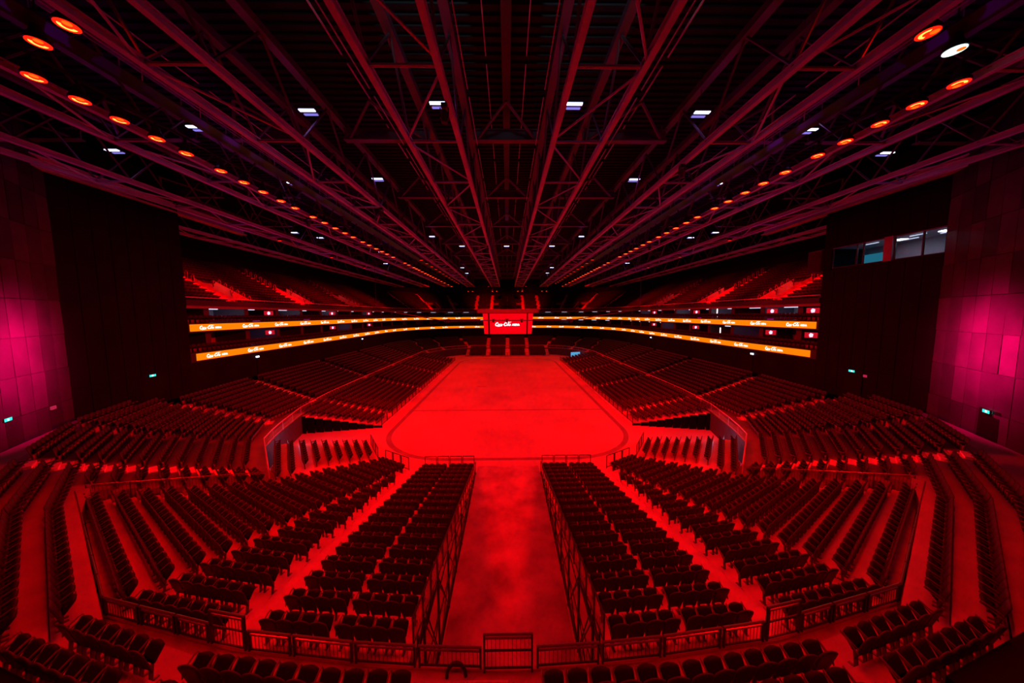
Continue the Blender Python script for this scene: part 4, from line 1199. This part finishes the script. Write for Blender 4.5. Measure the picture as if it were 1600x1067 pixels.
# moving heads clamped on the chords
for i, (x, y) in enumerate(((-2.9, 15.6), (2.9, 40), (-11.6, 30), (11.6, 21.5), (-20.1, 33), (20.1, 45), (-11.8, 52), (-2.8, 46), (2.8, 60))):
    e = empty('moving_head_light', (x, y, 23.8)); tag(e, f'unlit moving-head stage light clamped under a truss, {od(i+1)} in the rig', 'stage light', 'moving-head lights on the trusses')
    MB().box(-.14,.14,-.14,.14,-.2,0).build('base', M['black'], e)
    MB().lathe([(.13,-.85),(.16,-.8),(.16,-.4),(.1,-.28)], (0,0,0), 12).build('head', M['fascia'], e)
    m = MB(); m.box(-.21,-.17,-.06,.06,-.62,-.18); m.box(.17,.21,-.06,.06,-.62,-.18); m.build('yoke', M['black'], e)
for i, o in enumerate(sorted([o for o in bpy.data.objects if o.name.startswith('moving_head_light')], key=lambda o: o.location.y)):
    o['label'] = f'unlit moving-head stage light clamped under a {"left" if o.location.x < 0 else "right"} truss, {od(i+1)} nearest the camera'

# ------------------------------------------------------------------ small items in the gangway
m = MB(); pts = [(.0,0,0)]
pts = [(-.25*math.cos(PI*t), 0, .40*math.sin(PI*t)) for t in [i/14 for i in range(15)]]
tag(MB().tube(pts, .05, 8).build('ventilation_hose', M['rubber'], None, (-1.42, 7.62, 4.33), .05), 'thick black hose arching beside the railing left of the middle gate', 'hose')
e = empty('leaning_frame', (-2.05, 9.6, 0), .3); tag(e, 'thin metal frame standing in the gangway by the left bank', 'frame')
m = MB(); m.tube([(-.4,0,0),(-.35,0,1.0),(0,0,1.35),(.3,0,1.0),(.4,0,0)], .022, 5); m.bar((-.36,0,.6),(.35,0,.6),.018,5); m.build('tube_frame', M['rail'], e)
m = MB(); m.bar((-.3,.3,0),(0,0,1.3),.018,5); m.bar((.3,.3,0),(0,0,1.3),.018,5); m.build('brace', M['rail'], e)
e = empty('standing_pole', (1.95, 9.2, 0)); tag(e, 'pale pole with round head standing at the right end of the gangway', 'pole')
MB().bar((0,0,0),(0,0,2.2),.05,8).build('shaft', M['tread'], e); MB().lathe([(.02,2.2),(.13,2.25),(.15,2.35),(.1,2.46),(.02,2.5)], (0,0,0), 10).build('head', M['tread'], e)
e = tag(MB().tube([(-20.9,14.6,4.32),(-20.6,14.0,4.32),(-20.0,13.9,4.32),(-19.7,14.3,4.32)], .015, 5).build('loose_cable', M['rubber']), 'thin dark cable lying on the left walkway floor', 'cable')

# ------------------------------------------------------------------ lights
def area(name, loc, power, col, size=.6, rot=(0,0,0), shape='DISK', spread=PI):
    l = bpy.data.lights.new(name, 'AREA'); l.energy = power; l.color = col; l.shape = shape; l.size = size; l.spread = spread
    o = bpy.data.objects.new(name, l); COL.objects.link(o); o.location = loc; o.rotation_euler = rot; return o
RED = (1, .0, .0)
def spot(name, loc, tgt, power, col, ang, blend=.8, r=.2):
    l = bpy.data.lights.new(name, 'SPOT'); l.energy = power; l.color = col; l.spot_size = ang; l.spot_blend = blend; l.shadow_soft_size = r
    o = bpy.data.objects.new(name, l); COL.objects.link(o); o.location = loc
    o.rotation_euler = (Vector(tgt)-Vector(loc)).to_track_quat('-Z', 'Y').to_euler(); return o
TILT = math.radians(35)
for sx in (1, -1):
    for i, (x, y) in enumerate(lpos):
        pw = 300 if i < 3 else (420 if i < 8 else 370)
        r = (0, -TILT*sx, 0)
        if i < 21: area('lamp_light', (x*sx+.1*sx, y, LZ-.3), pw, RED, rot=r, spread=math.radians(118))
        elif i % 2 == 1: area('lamp_light', (x*sx+.1*sx, y, LZ-.3), 640, RED, rot=r, spread=math.radians(118))
    p = atz(105, 40, LZ+.6); area('lamp_light', (p[0]*sx, p[1], LZ+.3), 200, RED, rot=(.5, -.5*sx, 0))
    area('lamp_light', (-9*sx, -2.0, LZ), 600, RED, rot=(.35, -.2*sx, 0), spread=math.radians(140))
    # added spots without fixtures, aimed across the floor at the opposite lower bowl
    for y in (24, 36, 50, 66, 82):
        spot('cross_light', (-19.35*sx, y, LZ-.25), (29*sx, y+2, 4.0), 60000, RED, math.radians(52), 1.0, .3)
    # added floodlights to brighten the upper tier
    for i, (x, y) in enumerate(((-29.4, 42), (-29.4, 54), (-29.4, 66), (-29.4, 78), (-29.4, 90), (-21.2, 105), (-6.5, 110))):
        e = empty('upper_tier_floodlight', (x*sx, y, 23.7)); tag(e, f'small red floodlight over the {sd(sx)} upper tier, {od(i+1)} from the camera', 'floodlight', 'floodlights over the upper tier')
        MB().box(-.22,.22,-.16,.16,-.1,.12).build('housing', M['black'], e); MB().box(-.19,.19,-.13,.13,-.115,-.1).build('lens', M['lensR'], e)
        MB().bar((0,0,.1), (0,0,4.0), .03, 5).build('hanger', M['black'], e)
        tx, ty = ((-41, y+1) if i < 5 else ((-33, 116) if i == 5 else (-8, 126)))
        spot('upper_tier_light', (x*sx, y, 23.5), (tx*sx, ty, (16.4 if i < 5 else 17.8)), 20000, RED, math.radians(66), 1.0, .2)
    spot('far_stand_light', (-8*sx, 98, LZ-.2), (-7*sx, 111, 2.5), 9000, RED, math.radians(75), 1.0, .3)  # extra spot with no lamp body, added to lift the far stand
    # magenta wash lights on the balcony fronts, aimed up into the roof
    for y in (40, 56, 72, 90):
        spot('balcony_wash', (-34.2*sx, y, 16.6), (-14*sx, y-6, 26.5), 550, (.5, 0, .9), math.radians(110), 1.0, .3)
    spot('balcony_wash', (-33.0*sx, 24, 16.6), (-14*sx, 18, 26.5), 220, (.45, 0, .9), math.radians(110), 1.0, .3)
    spot('roof_work_wash', (-4.0*sx, 7.0, 26.6), (-4.2*sx, 9.5, 29.2), 1500, (.5, .85, 1), math.radians(110), 1.0, .1)
def point(name, loc, power, col, r=.3):
    l = bpy.data.lights.new(name, 'POINT'); l.energy = power; l.color = col; l.shadow_soft_size = r
    o = bpy.data.objects.new(name, l); COL.objects.link(o); o.location = loc; return o
for x, y, i in WL:
    point('work_light_glow', (x, y-.2, 25.85), 14, (.45, .05, 1.0), .4)
for sx in (1, -1):
    spot('wall_washer', (-28.2*sx, 21.6, 11.9), (-32.0*sx, 20.2, 11.4), 11500, (1, 0.0, .1), math.radians(125), 1.0)  # added magenta spot without a fixture, lights the near wall panels
    point('tunnel_light', (-20.7*sx, 30.6, 1.9), 45, (.35, .6, 1.0), .2)
    for y in (40, 52, 64, 80):
        point('suite_light', (-38.2*sx, y, 14.6), 130, (.75, .7, 1.0), .2)
    for y in (46, 70): point('suite_light', (-38.2*sx, y, 11.6), 60, (.8, .5, 1.0), .2)
for y in (26.5, 30.0): area('control_room_light', (37.2, y, 20.9), 40, (.75, .8, 1.0), 1.2)

w = bpy.data.worlds.new('world'); SC.world = w; w.use_nodes = True
w.node_tree.nodes['Background'].inputs['Color'].default_value = (.5, .05, .25, 1)
w.node_tree.nodes['Background'].inputs['Strength'].default_value = .004
SC.view_settings.view_transform = 'Standard'; SC.view_settings.look = 'None'; SC.view_settings.gamma = 1
SC.view_settings.use_curve_mapping = False; SC.view_settings.exposure = 0
